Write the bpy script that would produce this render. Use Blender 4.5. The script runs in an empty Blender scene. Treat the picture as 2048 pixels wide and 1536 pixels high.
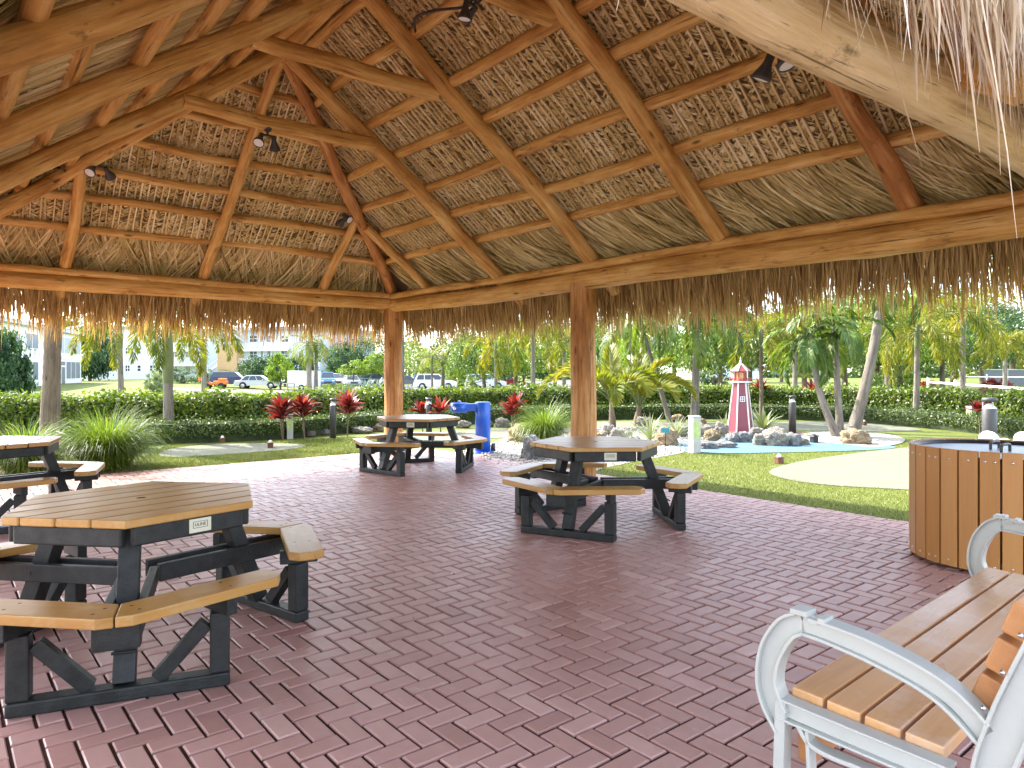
import bpy, math, random
import numpy as np
from mathutils import Vector, Matrix, noise as mnoise

R = random.Random(11)
rng = np.random.default_rng(11)
scene = bpy.context.scene
COL = scene.collection
pi = math.pi
rad = math.radians

# camera model recovered from the photograph (2048 px wide)
F, YH, CX, H = 1421.3, 742.0, 1024.0, 1.43
PHI = 0.6875                                  # heading of the pavilion
C1 = np.array([-2.058, 12.288])               # far corner post
D1 = np.array([math.sin(PHI), -math.cos(PHI)])
D2 = np.array([-math.cos(PHI), -math.sin(PHI)])


def sstep(a, b, x):
    t = min(1, max(0, (x - a) / (b - a)))
    return t * t * (3 - 2 * t)


def gz(x, y):
    """height of the terrain"""
    z = -0.55 * sstep(24, 66, y) * (1 - sstep(2, 26, x))
    if y > 24:
        z += sstep(24, 70, y) * 0.75 * sstep(-22, -46, x)
    return z - 0.03


def G(px, py, z=0.0):
    d = (H - z) * F / (py - YH)
    return np.array([(px - CX) / F * d, d])


def X(px, d):
    return (px - CX) / F * d


def Zat(py, d):
    return H + (YH - py) / F * d


# ------------------------------------------------------------------ mesh builder
class MB:
    def __init__(s):
        s.V = []; s.F = []; s.L = []; s.Rn = []; s.S = []; s.n = 0

    def add(s, v, faces, lc=None, rn=None, smooth=False):
        v = np.asarray(v, dtype=np.float64).reshape(-1, 3)
        m = len(v)
        if m == 0:
            return
        if lc is None:
            lc = v + rng.uniform(-50, 50, 3)
        if rn is None:
            rn = R.random()
        s.V.append(v); s.L.append(np.asarray(lc, float).reshape(-1, 3))
        s.Rn.append(np.broadcast_to(np.asarray(rn, float), (m,)).copy())
        for fa in faces:
            fa = np.asarray(fa, dtype=np.int64)
            if fa.ndim == 1:
                fa = fa[None, :]
            s.F.append(fa + s.n)
            s.S.append(np.full(len(fa), smooth))
        s.n += m

    def merge(s, o, M=None):
        for v, l, r in zip(o.V, o.L, o.Rn):
            if M is not None:
                A = np.array(M)
                v = v @ A[:3, :3].T + A[:3, 3]
            s.V.append(v); s.L.append(l); s.Rn.append(r)
        for fa, sm in zip(o.F, o.S):
            s.F.append(fa + s.n); s.S.append(sm)
        s.n += o.n

    def mesh(s, name):
        me = bpy.data.meshes.new(name)
        V = np.concatenate(s.V)
        me.vertices.add(len(V))
        me.vertices.foreach_set('co', V.astype(np.float32).ravel())
        loops = np.concatenate([f.ravel() for f in s.F])
        tot = np.concatenate([np.full(len(f), f.shape[1]) for f in s.F])
        start = np.concatenate([[0], np.cumsum(tot)[:-1]])
        me.loops.add(len(loops)); me.polygons.add(len(tot))
        me.loops.foreach_set('vertex_index', loops.astype(np.int32))
        me.polygons.foreach_set('loop_start', start.astype(np.int32))
        me.polygons.foreach_set('use_smooth', np.concatenate(s.S))
        a = me.attributes.new('lc', 'FLOAT_VECTOR', 'POINT')
        a.data.foreach_set('vector', np.concatenate(s.L).astype(np.float32).ravel())
        a = me.attributes.new('rnd', 'FLOAT', 'POINT')
        a.data.foreach_set('value', np.concatenate(s.Rn).astype(np.float32))
        me.update(calc_edges=True)
        me.validate()
        return me

    def build(s, name, mat, parent=None, bevel=0, loc=None, rot=None):
        o = bpy.data.objects.new(name, s.mesh(name))
        COL.objects.link(o)
        if mat is not None:
            o.data.materials.append(mat)
        if parent is not None:
            o.parent = parent
        if loc is not None:
            o.location = loc
        if rot is not None:
            o.rotation_euler = rot
        if bevel:
            b = o.modifiers.new('Bevel', 'BEVEL')
            b.width = bevel; b.segments = 2; b.limit_method = 'ANGLE'; b.angle_limit = rad(40)
        return o


def unit(v):
    v = np.asarray(v, float)
    return v / (np.linalg.norm(v) + 1e-12)


BOXF = [[0, 3, 2, 1], [4, 5, 6, 7], [0, 1, 5, 4], [1, 2, 6, 5], [2, 3, 7, 6], [3, 0, 4, 7]]


def beam(mb, p, q, w, h, up=(0, 0, 1), rn=None):
    """box from p to q, w wide (side) and h high (up)"""
    p = np.asarray(p, float); q = np.asarray(q, float)
    d = unit(q - p); up = np.asarray(up, float)
    s = np.cross(d, up)
    if np.linalg.norm(s) < 1e-6:
        s = np.cross(d, (1, 0, 0))
    s = unit(s); u = np.cross(s, d)
    L = np.linalg.norm(q - p)
    v = []; lc = []
    off = rng.uniform(-30, 30, 3)
    for e, P in ((0, p), (L, q)):
        for a, b in ((-1, -1), (1, -1), (1, 1), (-1, 1)):
            v.append(P + s * a * w / 2 + u * b * h / 2)
            lc.append(off + (a * w / 2, b * h / 2, e))
    mb.add(v, [np.array(BOXF)], lc, rn)


def box(mb, lo, hi, rn=None):
    lo = np.asarray(lo, float); hi = np.asarray(hi, float)
    c = (lo + hi) / 2
    k = int(np.argmax(hi - lo))
    p = c.copy(); q = c.copy(); p[k] = lo[k]; q[k] = hi[k]
    if k == 0:
        beam(mb, p, q, hi[1] - lo[1], hi[2] - lo[2], (0, 0, 1), rn)
    elif k == 1:
        beam(mb, p, q, hi[0] - lo[0], hi[2] - lo[2], (0, 0, 1), rn)
    else:
        beam(mb, p, q, hi[0] - lo[0], hi[1] - lo[1], (0, 1, 0), rn)


def prism(mb, poly, z0, z1, rn=None, axis=None, smooth=False):
    """polygon (counter-clockwise, x y) raised from z0 to z1; axis turns the grain"""
    poly = np.asarray(poly, float); n = len(poly)
    v = np.concatenate([np.c_[poly, np.full(n, z0)], np.c_[poly, np.full(n, z1)]])
    off = rng.uniform(-30, 30, 3)
    if axis is None:
        lc = v + off
    else:
        ax = np.array([math.cos(axis), math.sin(axis)]); ay = np.array([-ax[1], ax[0]])
        lc = np.c_[v[:, :2] @ ay, v[:, 2], v[:, :2] @ ax] + off
    i = np.arange(n); j = (i + 1) % n
    mb.add(v, [np.arange(n)[::-1][None], (np.arange(n) + n)[None], np.c_[i, j, j + n, i + n]], lc, rn, smooth)


def tube(mb, pts, radii, n=8, cap=True, rn=None, smooth=True):
    pts = np.asarray(pts, float); m = len(pts)
    radii = np.broadcast_to(np.asarray(radii, float).T, (m,)) if np.ndim(radii) < 2 else np.asarray(radii)
    T = np.gradient(pts, axis=0)
    T /= np.linalg.norm(T, axis=1)[:, None] + 1e-12
    a = np.array([0, 0, 1.0]) if abs(T[0][2]) < .9 else np.array([1.0, 0, 0])
    s = unit(np.cross(T[0], a))
    dist = np.r_[0, np.cumsum(np.linalg.norm(np.diff(pts, axis=0), axis=1))]
    th = np.arange(n) * 2 * pi / n
    V = []; LC = []; off = rng.uniform(-30, 30, 3)
    for i in range(m):
        s = unit(s - T[i] * np.dot(s, T[i])); u = np.cross(T[i], s)
        r = radii[i] if np.ndim(radii[i]) else np.full(n, radii[i])
        V.append(pts[i] + np.outer(r * np.cos(th), s) + np.outer(r * np.sin(th), u))
        LC.append(off + np.c_[r * np.cos(th), r * np.sin(th), np.full(n, dist[i])])
    V = np.concatenate(V); LC = np.concatenate(LC)
    f = []
    k = np.arange(n); k2 = (k + 1) % n
    for i in range(m - 1):
        f.append(np.c_[i * n + k, i * n + k2, (i + 1) * n + k2, (i + 1) * n + k])
    faces = [np.concatenate(f)]
    mb.add(V, faces, LC, rn, smooth)
    if cap:
        base = V[:n]; top = V[-n:]
        mb.add(base, [np.arange(n)[::-1][None]], LC[:n], rn)
        mb.add(top, [np.arange(n)[None]], LC[-n:], rn)


def lathe(mb, prof, n=20, c=(0, 0, 0), smooth=True, rn=None, M=None):
    """profile of (radius, z), turned round the z axis"""
    prof = np.asarray(prof, float); m = len(prof)
    th = np.arange(n) * 2 * pi / n
    V = np.concatenate([np.c_[r * np.cos(th), r * np.sin(th), np.full(n, z)] for r, z in prof])
    if M is not None:
        A = np.array(M); V = V @ A[:3, :3].T + A[:3, 3]
    V = V + np.asarray(c, float)
    k = np.arange(n); k2 = (k + 1) % n
    f = np.concatenate([np.c_[i * n + k, i * n + k2, (i + 1) * n + k2, (i + 1) * n + k] for i in range(m - 1)])
    mb.add(V, [f], None, rn, smooth)


def log(mb, p, q, r0, r1, bend=.03, n=14, seg=.22, lump=.07):
    p = np.asarray(p, float); q = np.asarray(q, float)
    L = np.linalg.norm(q - p); m = max(4, int(L / seg))
    t = np.linspace(0, 1, m)
    d = unit(q - p); s = unit(np.cross(d, (0.1, 0.2, 1))); u = np.cross(s, d)
    ph = rng.uniform(0, 6.28, 6)
    sway = bend * (np.sin(t * pi * 1.0) * np.sin(ph[0]) + .5 * np.sin(t * 2.6 * pi + ph[1]) * np.sin(pi * t))
    sway2 = bend * (np.sin(t * pi) * np.sin(ph[2]) + .5 * np.sin(t * 3.1 * pi + ph[3]) * np.sin(pi * t))
    pts = p + np.outer(t, q - p) + np.outer(sway, s) + np.outer(sway2, u)
    base = r0 + (r1 - r0) * t
    th = np.arange(n) * 2 * pi / n
    rr = base[:, None] * (1 + lump * .6 * np.sin(t * L * 2.1 + ph[4])[:, None] * np.cos(th + ph[5])[None]
                          + lump * rng.normal(0, .33, (m, 1)) + lump * rng.normal(0, .16, (m, n)))
    for _ in range(max(1, int(L / 1.3))):           # knots
        i = rng.integers(1, m - 1); j = rng.integers(0, n)
        rr[i, j] *= 1.13; rr[i, (j + 1) % n] *= 1.06
    tube(mb, pts, rr, n)


def quads(mb, Q, rn):
    """Q (m,4,3) loose quads"""
    Q = np.asarray(Q, float); m = len(Q)
    if m == 0:
        return
    mb.add(Q.reshape(-1, 3), [np.arange(m * 4).reshape(m, 4)], None, np.repeat(np.broadcast_to(rn, (m,)), 4))


def ribbons(mb, P, W, S, rn):
    """P (m,k,3) centre lines, W (m,k) widths, S (m,3) or (m,k,3) side vectors: bands of quads"""
    m, k, _ = P.shape
    if S.ndim == 2:
        S = np.repeat(S[:, None, :], k, 1)
    A = P - S * W[..., None] / 2; B = P + S * W[..., None] / 2
    V = np.stack([A, B], 2).reshape(m, k * 2, 3)
    idx = np.arange(m)[:, None] * (k * 2)
    f = [np.stack([idx[:, 0] + 2 * i, idx[:, 0] + 2 * i + 1, idx[:, 0] + 2 * i + 3, idx[:, 0] + 2 * i + 2], 1) for i in range(k - 1)]
    lc = np.stack([np.broadcast_to(np.arange(m)[:, None, None] * 3.17, (m, k, 2)),
                   np.broadcast_to(np.arange(k)[None, :, None] * .3, (m, k, 2)),
                   np.broadcast_to(np.arange(2)[None, None, :] * .02, (m, k, 2))], -1)
    mb.add(V.reshape(-1, 3), [np.concatenate(f)], lc.reshape(-1, 3), np.repeat(np.broadcast_to(rn, (m,)), k * 2), True)


# ------------------------------------------------------------------ scene graph helpers
def tag(o, label=None, cat=None, group=None, kind=None):
    if label: o['label'] = label
    if cat: o['category'] = cat
    if group: o['group'] = group
    if kind: o['kind'] = kind
    return o


def thing(name, label, cat, loc=(0, 0, 0), rz=0, group=None):
    o = bpy.data.objects.new(name, None)
    o.empty_display_size = .2
    COL.objects.link(o)
    o.location = loc; o.rotation_euler = (0, 0, rz)
    return tag(o, label, cat, group)


def kids(o):
    return [c for c in bpy.data.objects if c.parent == o]


def dup(o, label=None, group=None, loc=None, rz=None, scale=None):
    def rec(s, par):
        c = s.copy(); COL.objects.link(c)
        if par is not None:
            c.parent = par
        for k in KID.get(s.name, []):
            rec(k, c)
        return c
    global KID
    KID = {}
    for k in bpy.data.objects:
        if k.parent:
            KID.setdefault(k.parent.name, []).append(k)
    c = rec(o, None)
    if label: c['label'] = label
    if group: c['group'] = group
    if loc is not None: c.location = loc
    if rz is not None: c.rotation_euler = (c.rotation_euler[0], c.rotation_euler[1], rz)
    if scale is not None: c.scale = scale if hasattr(scale, '__len__') else (scale,) * 3
    return c


# ------------------------------------------------------------------ materials
class NT:
    def __init__(s, name):
        s.m = bpy.data.materials.new(name); s.m.use_nodes = True
        s.t = s.m.node_tree; s.t.nodes.clear()
        s.out = s.t.nodes.new('ShaderNodeOutputMaterial')

    def n(s, typ, _props=None, **inp):
        nd = s.t.nodes.new('ShaderNode' + typ)
        for k, v in (_props or {}).items():
            setattr(nd, k, v)
        for k, v in inp.items():
            key = int(k[1:]) if k[0] == '_' and k[1:].isdigit() else k.replace('_', ' ')
            sock = nd.inputs[key]
            if isinstance(v, bpy.types.NodeSocket):
                s.t.links.new(v, sock)
            elif isinstance(v, bpy.types.Node):
                s.t.links.new(v.outputs[0], sock)
            else:
                sock.default_value = v if not (isinstance(v, tuple) and len(v) == 3 and sock.type == 'RGBA') else (*v, 1)
        return nd

    def ramp(s, fac, stops):
        nd = s.t.nodes.new('ShaderNodeValToRGB')
        s.t.links.new(fac if isinstance(fac, bpy.types.NodeSocket) else fac.outputs[0], nd.inputs[0])
        e = nd.color_ramp.elements
        while len(e) < len(stops):
            e.new(.5)
        for k, (p, c) in enumerate(stops):
            e[k].position = p; e[k].color = (*c, 1) if len(c) == 3 else c
        return nd.outputs[0]

    def attr(s, name):
        return s.n('Attribute', {'attribute_name': name})

    def noise(s, vec, scale, detail=4, rough=.55, sc=None):
        if sc is not None:
            vec = s.n('Mapping', Vector=vec, Scale=sc).outputs[0]
        return s.n('TexNoise', Vector=vec, Scale=scale, Detail=detail, Roughness=rough).outputs[0]

    def mix(s, fac, a, b, mode='MIX'):
        nd = s.t.nodes.new('ShaderNodeMix'); nd.data_type = 'RGBA'; nd.blend_type = mode
        for sock, v in ((nd.inputs[0], fac), (nd.inputs[6], a), (nd.inputs[7], b)):
            if isinstance(v, bpy.types.NodeSocket):
                s.t.links.new(v, sock)
            elif sock.type == 'RGBA':
                sock.default_value = (*v, 1)
            else:
                sock.default_value = v
        return nd.outputs[2]

    def math(s, op, a, b=0.0, c=0.0):
        nd = s.t.nodes.new('ShaderNodeMath'); nd.operation = op
        for i, v in enumerate((a, b, c)):
            if isinstance(v, bpy.types.NodeSocket):
                s.t.links.new(v, nd.inputs[i])
            else:
                nd.inputs[i].default_value = v
        return nd.outputs[0]

    def bump(s, h, strength=.4, dist=.01):
        return s.n('Bump', Height=h, Strength=strength, Distance=dist).outputs[0]

    def fin(s, sh):
        s.t.links.new(sh.outputs[0], s.out.inputs[0])
        return s.m


def plain(name, c, rough=.5, metal=0.0, var=.15, nscale=6, bumps=.1, spec=.5, obj=True):
    t = NT(name)
    v = t.attr('lc').outputs['Vector']
    n = t.noise(v, nscale, 5, .6)
    n2 = t.noise(v, nscale * 9, 3)
    f = t.math('ADD', t.math('MULTIPLY', n, .7), t.math('MULTIPLY', n2, .3))
    lo = tuple(x * (1 - var * 1.6) for x in c); hi = tuple(min(1, x * (1 + var * 1.6)) for x in c)
    colr = t.ramp(f, [(.25, lo), (.75, hi)])
    p = t.n('BsdfPrincipled', Base_Color=colr, Metallic=metal,
            Roughness=t.n('MapRange', Value=n2, _3=max(0.02, rough - .1), _4=min(1, rough + .12)).outputs[0],
            Specular_IOR_Level=spec)
    if bumps:
        t.t.links.new(t.bump(n2, bumps, .004), p.inputs['Normal'])
    return t.fin(p)


def glassmat(name, c=(.02, .03, .04), rough=.06):
    t = NT(name)
    return t.fin(t.n('BsdfPrincipled', Base_Color=c, Roughness=rough, Specular_IOR_Level=.8, IOR=1.5))


def logmat(name, c0, c1, c2, rough=.5):
    t = NT(name)
    v = t.attr('lc').outputs['Vector']
    grain = t.noise(v, 1, 6, .6, (34, 34, 2.2))
    patch = t.noise(v, 1, 4, .6, (5, 5, 1.6))
    streak = t.noise(v, 1, 5, .7, (16, 16, .7))
    f = t.math('ADD', t.math('MULTIPLY', grain, .3), t.math('ADD', t.math('MULTIPLY', patch, .4), t.math('MULTIPLY', streak, .3)))
    colr = t.ramp(f, [(.36, c0), (.49, c1), (.62, c2)])
    # bark left on in patches
    bk = t.noise(v, 1, 5, .75, (7, 7, 2.6))
    colr = t.mix(t.ramp(bk, [(.60, (0, 0, 0)), (.66, (.6, .6, .6))]), colr, tuple(x * .62 for x in c0))
    kn = t.n('TexVoronoi', Vector=t.n('Mapping', Vector=v, Scale=(6, 6, 1.7)).outputs[0], Scale=1.0).outputs[0]
    kf = t.ramp(kn, [(.05, (1, 1, 1)), (.12, (0, 0, 0))])
    colr = t.mix(t.math('MULTIPLY', kf, .85), colr, tuple(x * .25 for x in c0))
    crack = t.noise(v, 1, 4, .75, (46, 46, .9))
    cf = t.ramp(crack, [(.33, (1, 1, 1)), (.385, (0, 0, 0))])
    colr = t.mix(t.math('MULTIPLY', cf, .8), colr, tuple(x * .22 for x in c0))
    h = t.math('ADD', t.math('MULTIPLY', streak, 1.5), t.math('ADD', grain, t.math('SUBTRACT', t.math('MULTIPLY', patch, 2.0), t.math('MULTIPLY', cf, 1.2))))
    p = t.n('BsdfPrincipled', Base_Color=colr, Roughness=rough, Specular_IOR_Level=.3, Normal=t.bump(h, .7, .012))
    return t.fin(p)


def plankmat(name, c0, c1, rough=.38, grain=1.0, stretch=1.0, bumps=.2, wear=None):
    t = NT(name)
    v = t.attr('lc').outputs['Vector']
    g = t.noise(v, 1, 5, .65, (70 * grain, 70 * grain, 2.5 * stretch))
    g2 = t.noise(v, 1, 3, .5, (9, 9, 1.3))
    rn = t.attr('rnd').outputs['Fac']
    f = t.math('ADD', t.math('MULTIPLY', g, .45), t.math('ADD', t.math('MULTIPLY', g2, .4), t.math('MULTIPLY', rn, .18)))
    colr = t.ramp(f, [(.3, c0), (.72, c1)])
    if wear:
        wn = t.noise(v, 5.5, 5, .7)
        colr = t.mix(t.ramp(wn, [(.5, (0, 0, 0)), (.72, (.75, .75, .75))]), colr, wear)
    ro = t.n('MapRange', Value=g2, _3=rough - .08, _4=rough + .12).outputs[0]
    p = t.n('BsdfPrincipled', Base_Color=colr, Roughness=ro, Normal=t.bump(g, bumps, .003))
    return t.fin(p)


def leafmat(name, stops, trans=.35, rough=.45, tc=None, noisy=0.0, spec=.06):
    t = NT(name)
    rn = t.attr('rnd').outputs['Fac']
    if noisy:
        ob = t.n('TexCoord').outputs['Object']
        rn = t.math('ADD', rn, t.math('MULTIPLY', t.math('SUBTRACT', t.noise(ob, noisy, 3), .5), .9))
    k = len(stops)
    colr = t.ramp(rn, [(i / (k - 1), c) for i, c in enumerate(stops)])
    d = t.n('BsdfDiffuse', Color=colr)
    sh = d
    if trans:
        tcol = t.mix(1.0, colr, tc or (1.0, 1.0, .45), 'MULTIPLY')
        tcol = t.mix(1.0, tcol, (1.5, 1.5, 1.5), 'MULTIPLY')
        tr = t.n('BsdfTranslucent', Color=tcol)
        sh = t.n('MixShader', _0=trans, _1=d, _2=tr)
    if spec:
        g = t.n('BsdfGlossy', Roughness=rough, Color=(1, 1, 1))
        fr = t.n('Fresnel', IOR=1.42).outputs[0]
        fr = t.math('MINIMUM', t.math('MULTIPLY', fr, spec * 6), .05)
        sh = t.n('MixShader', _0=fr, _1=sh, _2=g)
    return t.fin(sh)


def groundmat(name, stops, scale=1.5, fine=60, rough=.9, bumps=.5, bdist=.01, big=.12):
    t = NT(name)
    v = t.n('TexCoord').outputs['Object']
    a = t.noise(v, scale, 5, .6); b = t.noise(v, fine, 3, .7); c = t.noise(v, big, 3)
    f = t.math('ADD', t.math('MULTIPLY', a, .35), t.math('ADD', t.math('MULTIPLY', b, .4), t.math('MULTIPLY', c, .25)))
    k = len(stops)
    colr = t.ramp(f, [(.3 + .4 * i / (k - 1), s) for i, s in enumerate(stops)])
    p = t.n('BsdfPrincipled', Base_Color=colr, Roughness=rough, Specular_IOR_Level=.2, Normal=t.bump(b, bumps, bdist))
    return t.fin(p)


M = {}
M['log'] = logmat('varnished log', (.27, .115, .026), (.58, .32, .085), (.78, .54, .21))
M['pale_log'] = logmat('pale log', (.36, .24, .095), (.64, .50, .24), (.78, .67, .40))
M['red_log'] = logmat('red log', (.20, .075, .022), (.45, .20, .055), (.66, .38, .15))
M['thatch'] = leafmat('thatch leaf', [(.22, .145, .055), (.54, .42, .18), (.70, .58, .28), (.84, .75, .47)], 0, spec=0, noisy=1.3)
M['comb'] = leafmat('combed thatch', [(.20, .14, .045), (.52, .41, .17), (.70, .575, .28), (.86, .75, .46)], 0, spec=0, noisy=2)
M['rib'] = leafmat('thatch stalk', [(.50, .36, .15), (.72, .57, .29), (.86, .74, .47)], 0, spec=0, noisy=.9)
M['back'] = plain('thatch gap shade', (.20, .13, .058), .95, var=.4, nscale=3)  # dark sheet behind the leaflets; shade of the gaps put into its colour
M['fringe'] = leafmat('thatch fringe', [(.20, .12, .045), (.42, .285, .115), (.57, .415, .19), (.69, .55, .30)], .16, spec=0, tc=(1, .85, .55))
M['greyfringe'] = leafmat('weathered skylit fringe', [(.3, .22, .14), (.48, .38, .26), (.62, .54, .42), (.75, .71, .66)], .2, spec=0, tc=(1, .9, .8))  # paler twin of the fringe: weathering plus sky light put into the colour
M['roofcap'] = plain('weathered thatch top', (.3, .24, .17), .95, var=.3, nscale=9, bumps=.8)
M['frame'] = plain('charcoal plastic lumber', (.019, .021, .020), .46, var=.5, nscale=14, bumps=.5, spec=.32)
M['top'] = plankmat('tan plastic plank', (.33, .16, .035), (.49, .27, .075), .32, bumps=.22, wear=(.48, .33, .15))
M['hole'] = plain('hole shade', (.05, .03, .015), .7)
M['cedar'] = plankmat('stained timber', (.46, .215, .08), (.67, .375, .16), .27, grain=.6, wear=(.66, .50, .38))
M['cedar_end'] = plankmat('stained timber back', (.36, .14, .045), (.54, .25, .09), .42, grain=.6)
M['castalu'] = plain('grey white cast metal', (.46, .475, .44), .38, var=.04, nscale=5, bumps=.12)
M['slat'] = plankmat('bin slat', (.36, .155, .035), (.47, .22, .058), .42, bumps=.15)
M['steel'] = plain('zinc bolt', (.55, .55, .55), .35, 1.0, var=.1)
M['lid'] = plain('grey blue lid', (.28, .33, .40), .35, var=.08)
M['black'] = plain('black metal', (.02, .02, .022), .4, var=.2)
M['darkgrey'] = plain('dark grey metal', (.05, .048, .05), .45, var=.1)
M['blue'] = plain('blue powder coat', (.012, .10, .52), .3, var=.06, nscale=3)
M['chrome'] = plain('chrome', (.7, .7, .7), .15, 1.0, var=.03)
M['white'] = plain('white paint', (.8, .8, .78), .5, var=.03, nscale=2)
M['offwhite'] = plain('off white vinyl', (.42, .42, .40), .5, var=.12, nscale=7)
M['bwhite'] = plain('white stucco', (.80, .81, .82), .8, var=.04, nscale=.8, bumps=.2)
M['bluewhite'] = plain('pale blue stucco', (.55, .62, .70), .8, var=.04, nscale=.8)
M['tan'] = plain('tan stucco', (.55, .36, .19), .8, var=.06, nscale=1)
M['roofw'] = plain('white roof', (.5, .5, .5), .6, var=.05, nscale=2)
M['glass'] = glassmat('window glass', (.03, .045, .06))
M['screen'] = glassmat('porch screen', (.10, .13, .17), .3)
M['paleglass'] = glassmat('pale screen', (.35, .40, .44), .3)
M['red'] = plain('lighthouse red', (.21, .038, .058), .4, var=.12, nscale=5)
M['redroof'] = plain('lighthouse scarlet', (.32, .055, .045), .4, var=.12, nscale=5)
M['amber'] = glassmat('lantern pane', (.45, .25, .08), .2)
M['lens'] = plain('lamp lens', (.8, .82, .8), .2, var=.03)
M['clear'] = glassmat('bollard glass', (.4, .42, .44), .1)
M['brown'] = plain('brown wood', (.14, .055, .025), .5, var=.2, nscale=20)
M['cream'] = plain('cream label', (.6, .58, .45), .5, var=.05)
M['ink'] = plain('black ink', (.015, .015, .015), .6)
M['limegreen'] = plain('pale green panel', (.42, .52, .2), .5, var=.25, nscale=18)
M['cyan'] = plain('teal sign', (.03, .25, .33), .4, var=.1)
M['orange'] = plain('orange machine paint', (.7, .17, .02), .4, var=.1)
M['tyre'] = plain('tyre rubber', (.02, .02, .02), .8)
M['rim'] = plain('alloy rim', (.45, .45, .46), .35, .8)
for nm, c in dict(carwhite=(.75, .75, .74), carsilver=(.5, .52, .53), carblack=(.02, .022, .03), carnavy=(.03, .05, .1), cargrey=(.12, .13, .14), carred=(.35, .02, .02), carblue=(.08, .18, .32)).items():
    M[nm] = plain(nm, c, .22, var=.02, bumps=0)
M['headlamp'] = plain('headlamp', (.7, .72, .72), .15, var=.03)
M['taillamp'] = plain('tail lamp', (.4, .01, .01), .2)

# plants
M['foxtail'] = leafmat('foxtail leaf', [(.05, .085, .010), (.11, .15, .014), (.18, .19, .016), (.27, .23, .018)], .4)
M['yellowfox'] = leafmat('yellowing foxtail leaf', [(.06, .09, .012), (.14, .16, .016), (.22, .205, .018), (.31, .245, .022)], .45)
M['adonidia'] = leafmat('green palm leaf', [(.03, .075, .010), (.07, .13, .018), (.13, .19, .026), (.22, .25, .045)], .35, spec=.09)
M['spindle'] = leafmat('stiff yellow green palm leaf', [(.08, .125, .012), (.15, .19, .018), (.24, .24, .02), (.36, .27, .018)], .4, spec=.09)
M['royal'] = leafmat('grey green palm leaf', [(.06, .11, .035), (.12, .17, .05), (.22, .24, .06), (.34, .30, .09)], .4)
M['deadleaf'] = leafmat('dead palm leaf', [(.10, .07, .05), (.18, .13, .09), (.28, .22, .15)], .2, spec=0)
M['hedge'] = leafmat('clusia leaf', [(.03, .065, .006), (.072, .125, .010), (.13, .18, .016), (.22, .235, .038)], .38, spec=.05)
M['lowhedge'] = leafmat('small dark leaf', [(.02, .045, .010), (.047, .085, .016), (.088, .13, .025), (.165, .19, .055)], .28, spec=.06)
M['hedgecore'] = plain('hedge twigs', (.035, .05, .015), .95, var=.4, nscale=8)  # shade inside the hedge put into the colour of a solid core
M['broadleaf'] = leafmat('tree leaf', [(.03, .06, .015), (.06, .11, .022), (.11, .165, .03), (.19, .22, .05)], .35, noisy=.3)
M['darkleaf'] = leafmat('dark tree leaf', [(.015, .04, .02), (.03, .07, .03), (.06, .12, .04), (.12, .18, .06)], .3, noisy=.3)
M['limeleaf'] = leafmat('lime tree leaf', [(.05, .10, .015), (.11, .19, .025), (.19, .27, .03), (.28, .33, .05)], .4)
M['silverleaf'] = leafmat('silver bush leaf', [(.12, .17, .08), (.22, .27, .14), (.34, .38, .22)], .25)
M['pine'] = leafmat('norfolk needle', [(.02, .045, .025), (.04, .08, .04), (.08, .12, .06)], .15)
M['grassblade'] = leafmat('fakahatchee blade', [(.04, .09, .008), (.085, .15, .013), (.14, .20, .02), (.21, .24, .05)], .45)
M['cordy'] = leafmat('cordyline leaf', [(.05, .010, .015), (.14, .02, .02), (.24, .045, .03), (.30, .11, .06)], .4, tc=(1, .45, .35))
M['agave'] = leafmat('blue agave leaf', [(.14, .2, .18), (.24, .31, .28), (.36, .42, .38)], .1)
M['brom'] = leafmat('bromeliad leaf', [(.10, .15, .06), (.2, .25, .13), (.33, .35, .22)], .25)
M['greytrunk'] = logmat('grey palm trunk', (.095, .08, .062), (.175, .15, .122), (.27, .245, .205), .85)
M['browntrunk'] = logmat('brown palm trunk', (.085, .06, .04), (.155, .115, .08), (.24, .185, .135), .85)
M['shaft'] = plain('green crownshaft', (.11, .135, .04), .5, var=.2, nscale=5)
M['bark'] = logmat('bark', (.07, .05, .035), (.13, .10, .07), (.2, .16, .12), .9)

# ground
M['lawn'] = groundmat('lawn grass', [(.06, .09, .013), (.092, .125, .019), (.13, .15, .028), (.16, .165, .048)], .8, 30)
M['turf'] = groundmat('artificial turf', [(.08, .10, .017), (.12, .145, .03), (.165, .18, .048)], 4, 130, bumps=.8)
M['green'] = groundmat('putting turf', [(.125, .13, .088), (.15, .155, .108), (.18, .185, .132)], 2, 200, bumps=.2)
M['pond'] = groundmat('blue turf', [(.06, .135, .175), (.095, .18, .22), (.15, .23, .26)], 3, 90, bumps=.5)
M['asphalt'] = groundmat('asphalt', [(.08, .08, .085), (.11, .11, .115), (.15, .15, .15)], 1, 40)
M['concrete'] = groundmat('concrete path', [(.36, .34, .31), (.44, .42, .39), (.5, .48, .45)], 1, 40)
M['bed'] = groundmat('joint sand', [(.035, .016, .011), (.055, .026, .018), (.085, .045, .033)], 6, 200)
M['soil'] = groundmat('mulch', [(.07, .045, .03), (.12, .08, .05), (.2, .14, .09)], 6, 70)


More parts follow.
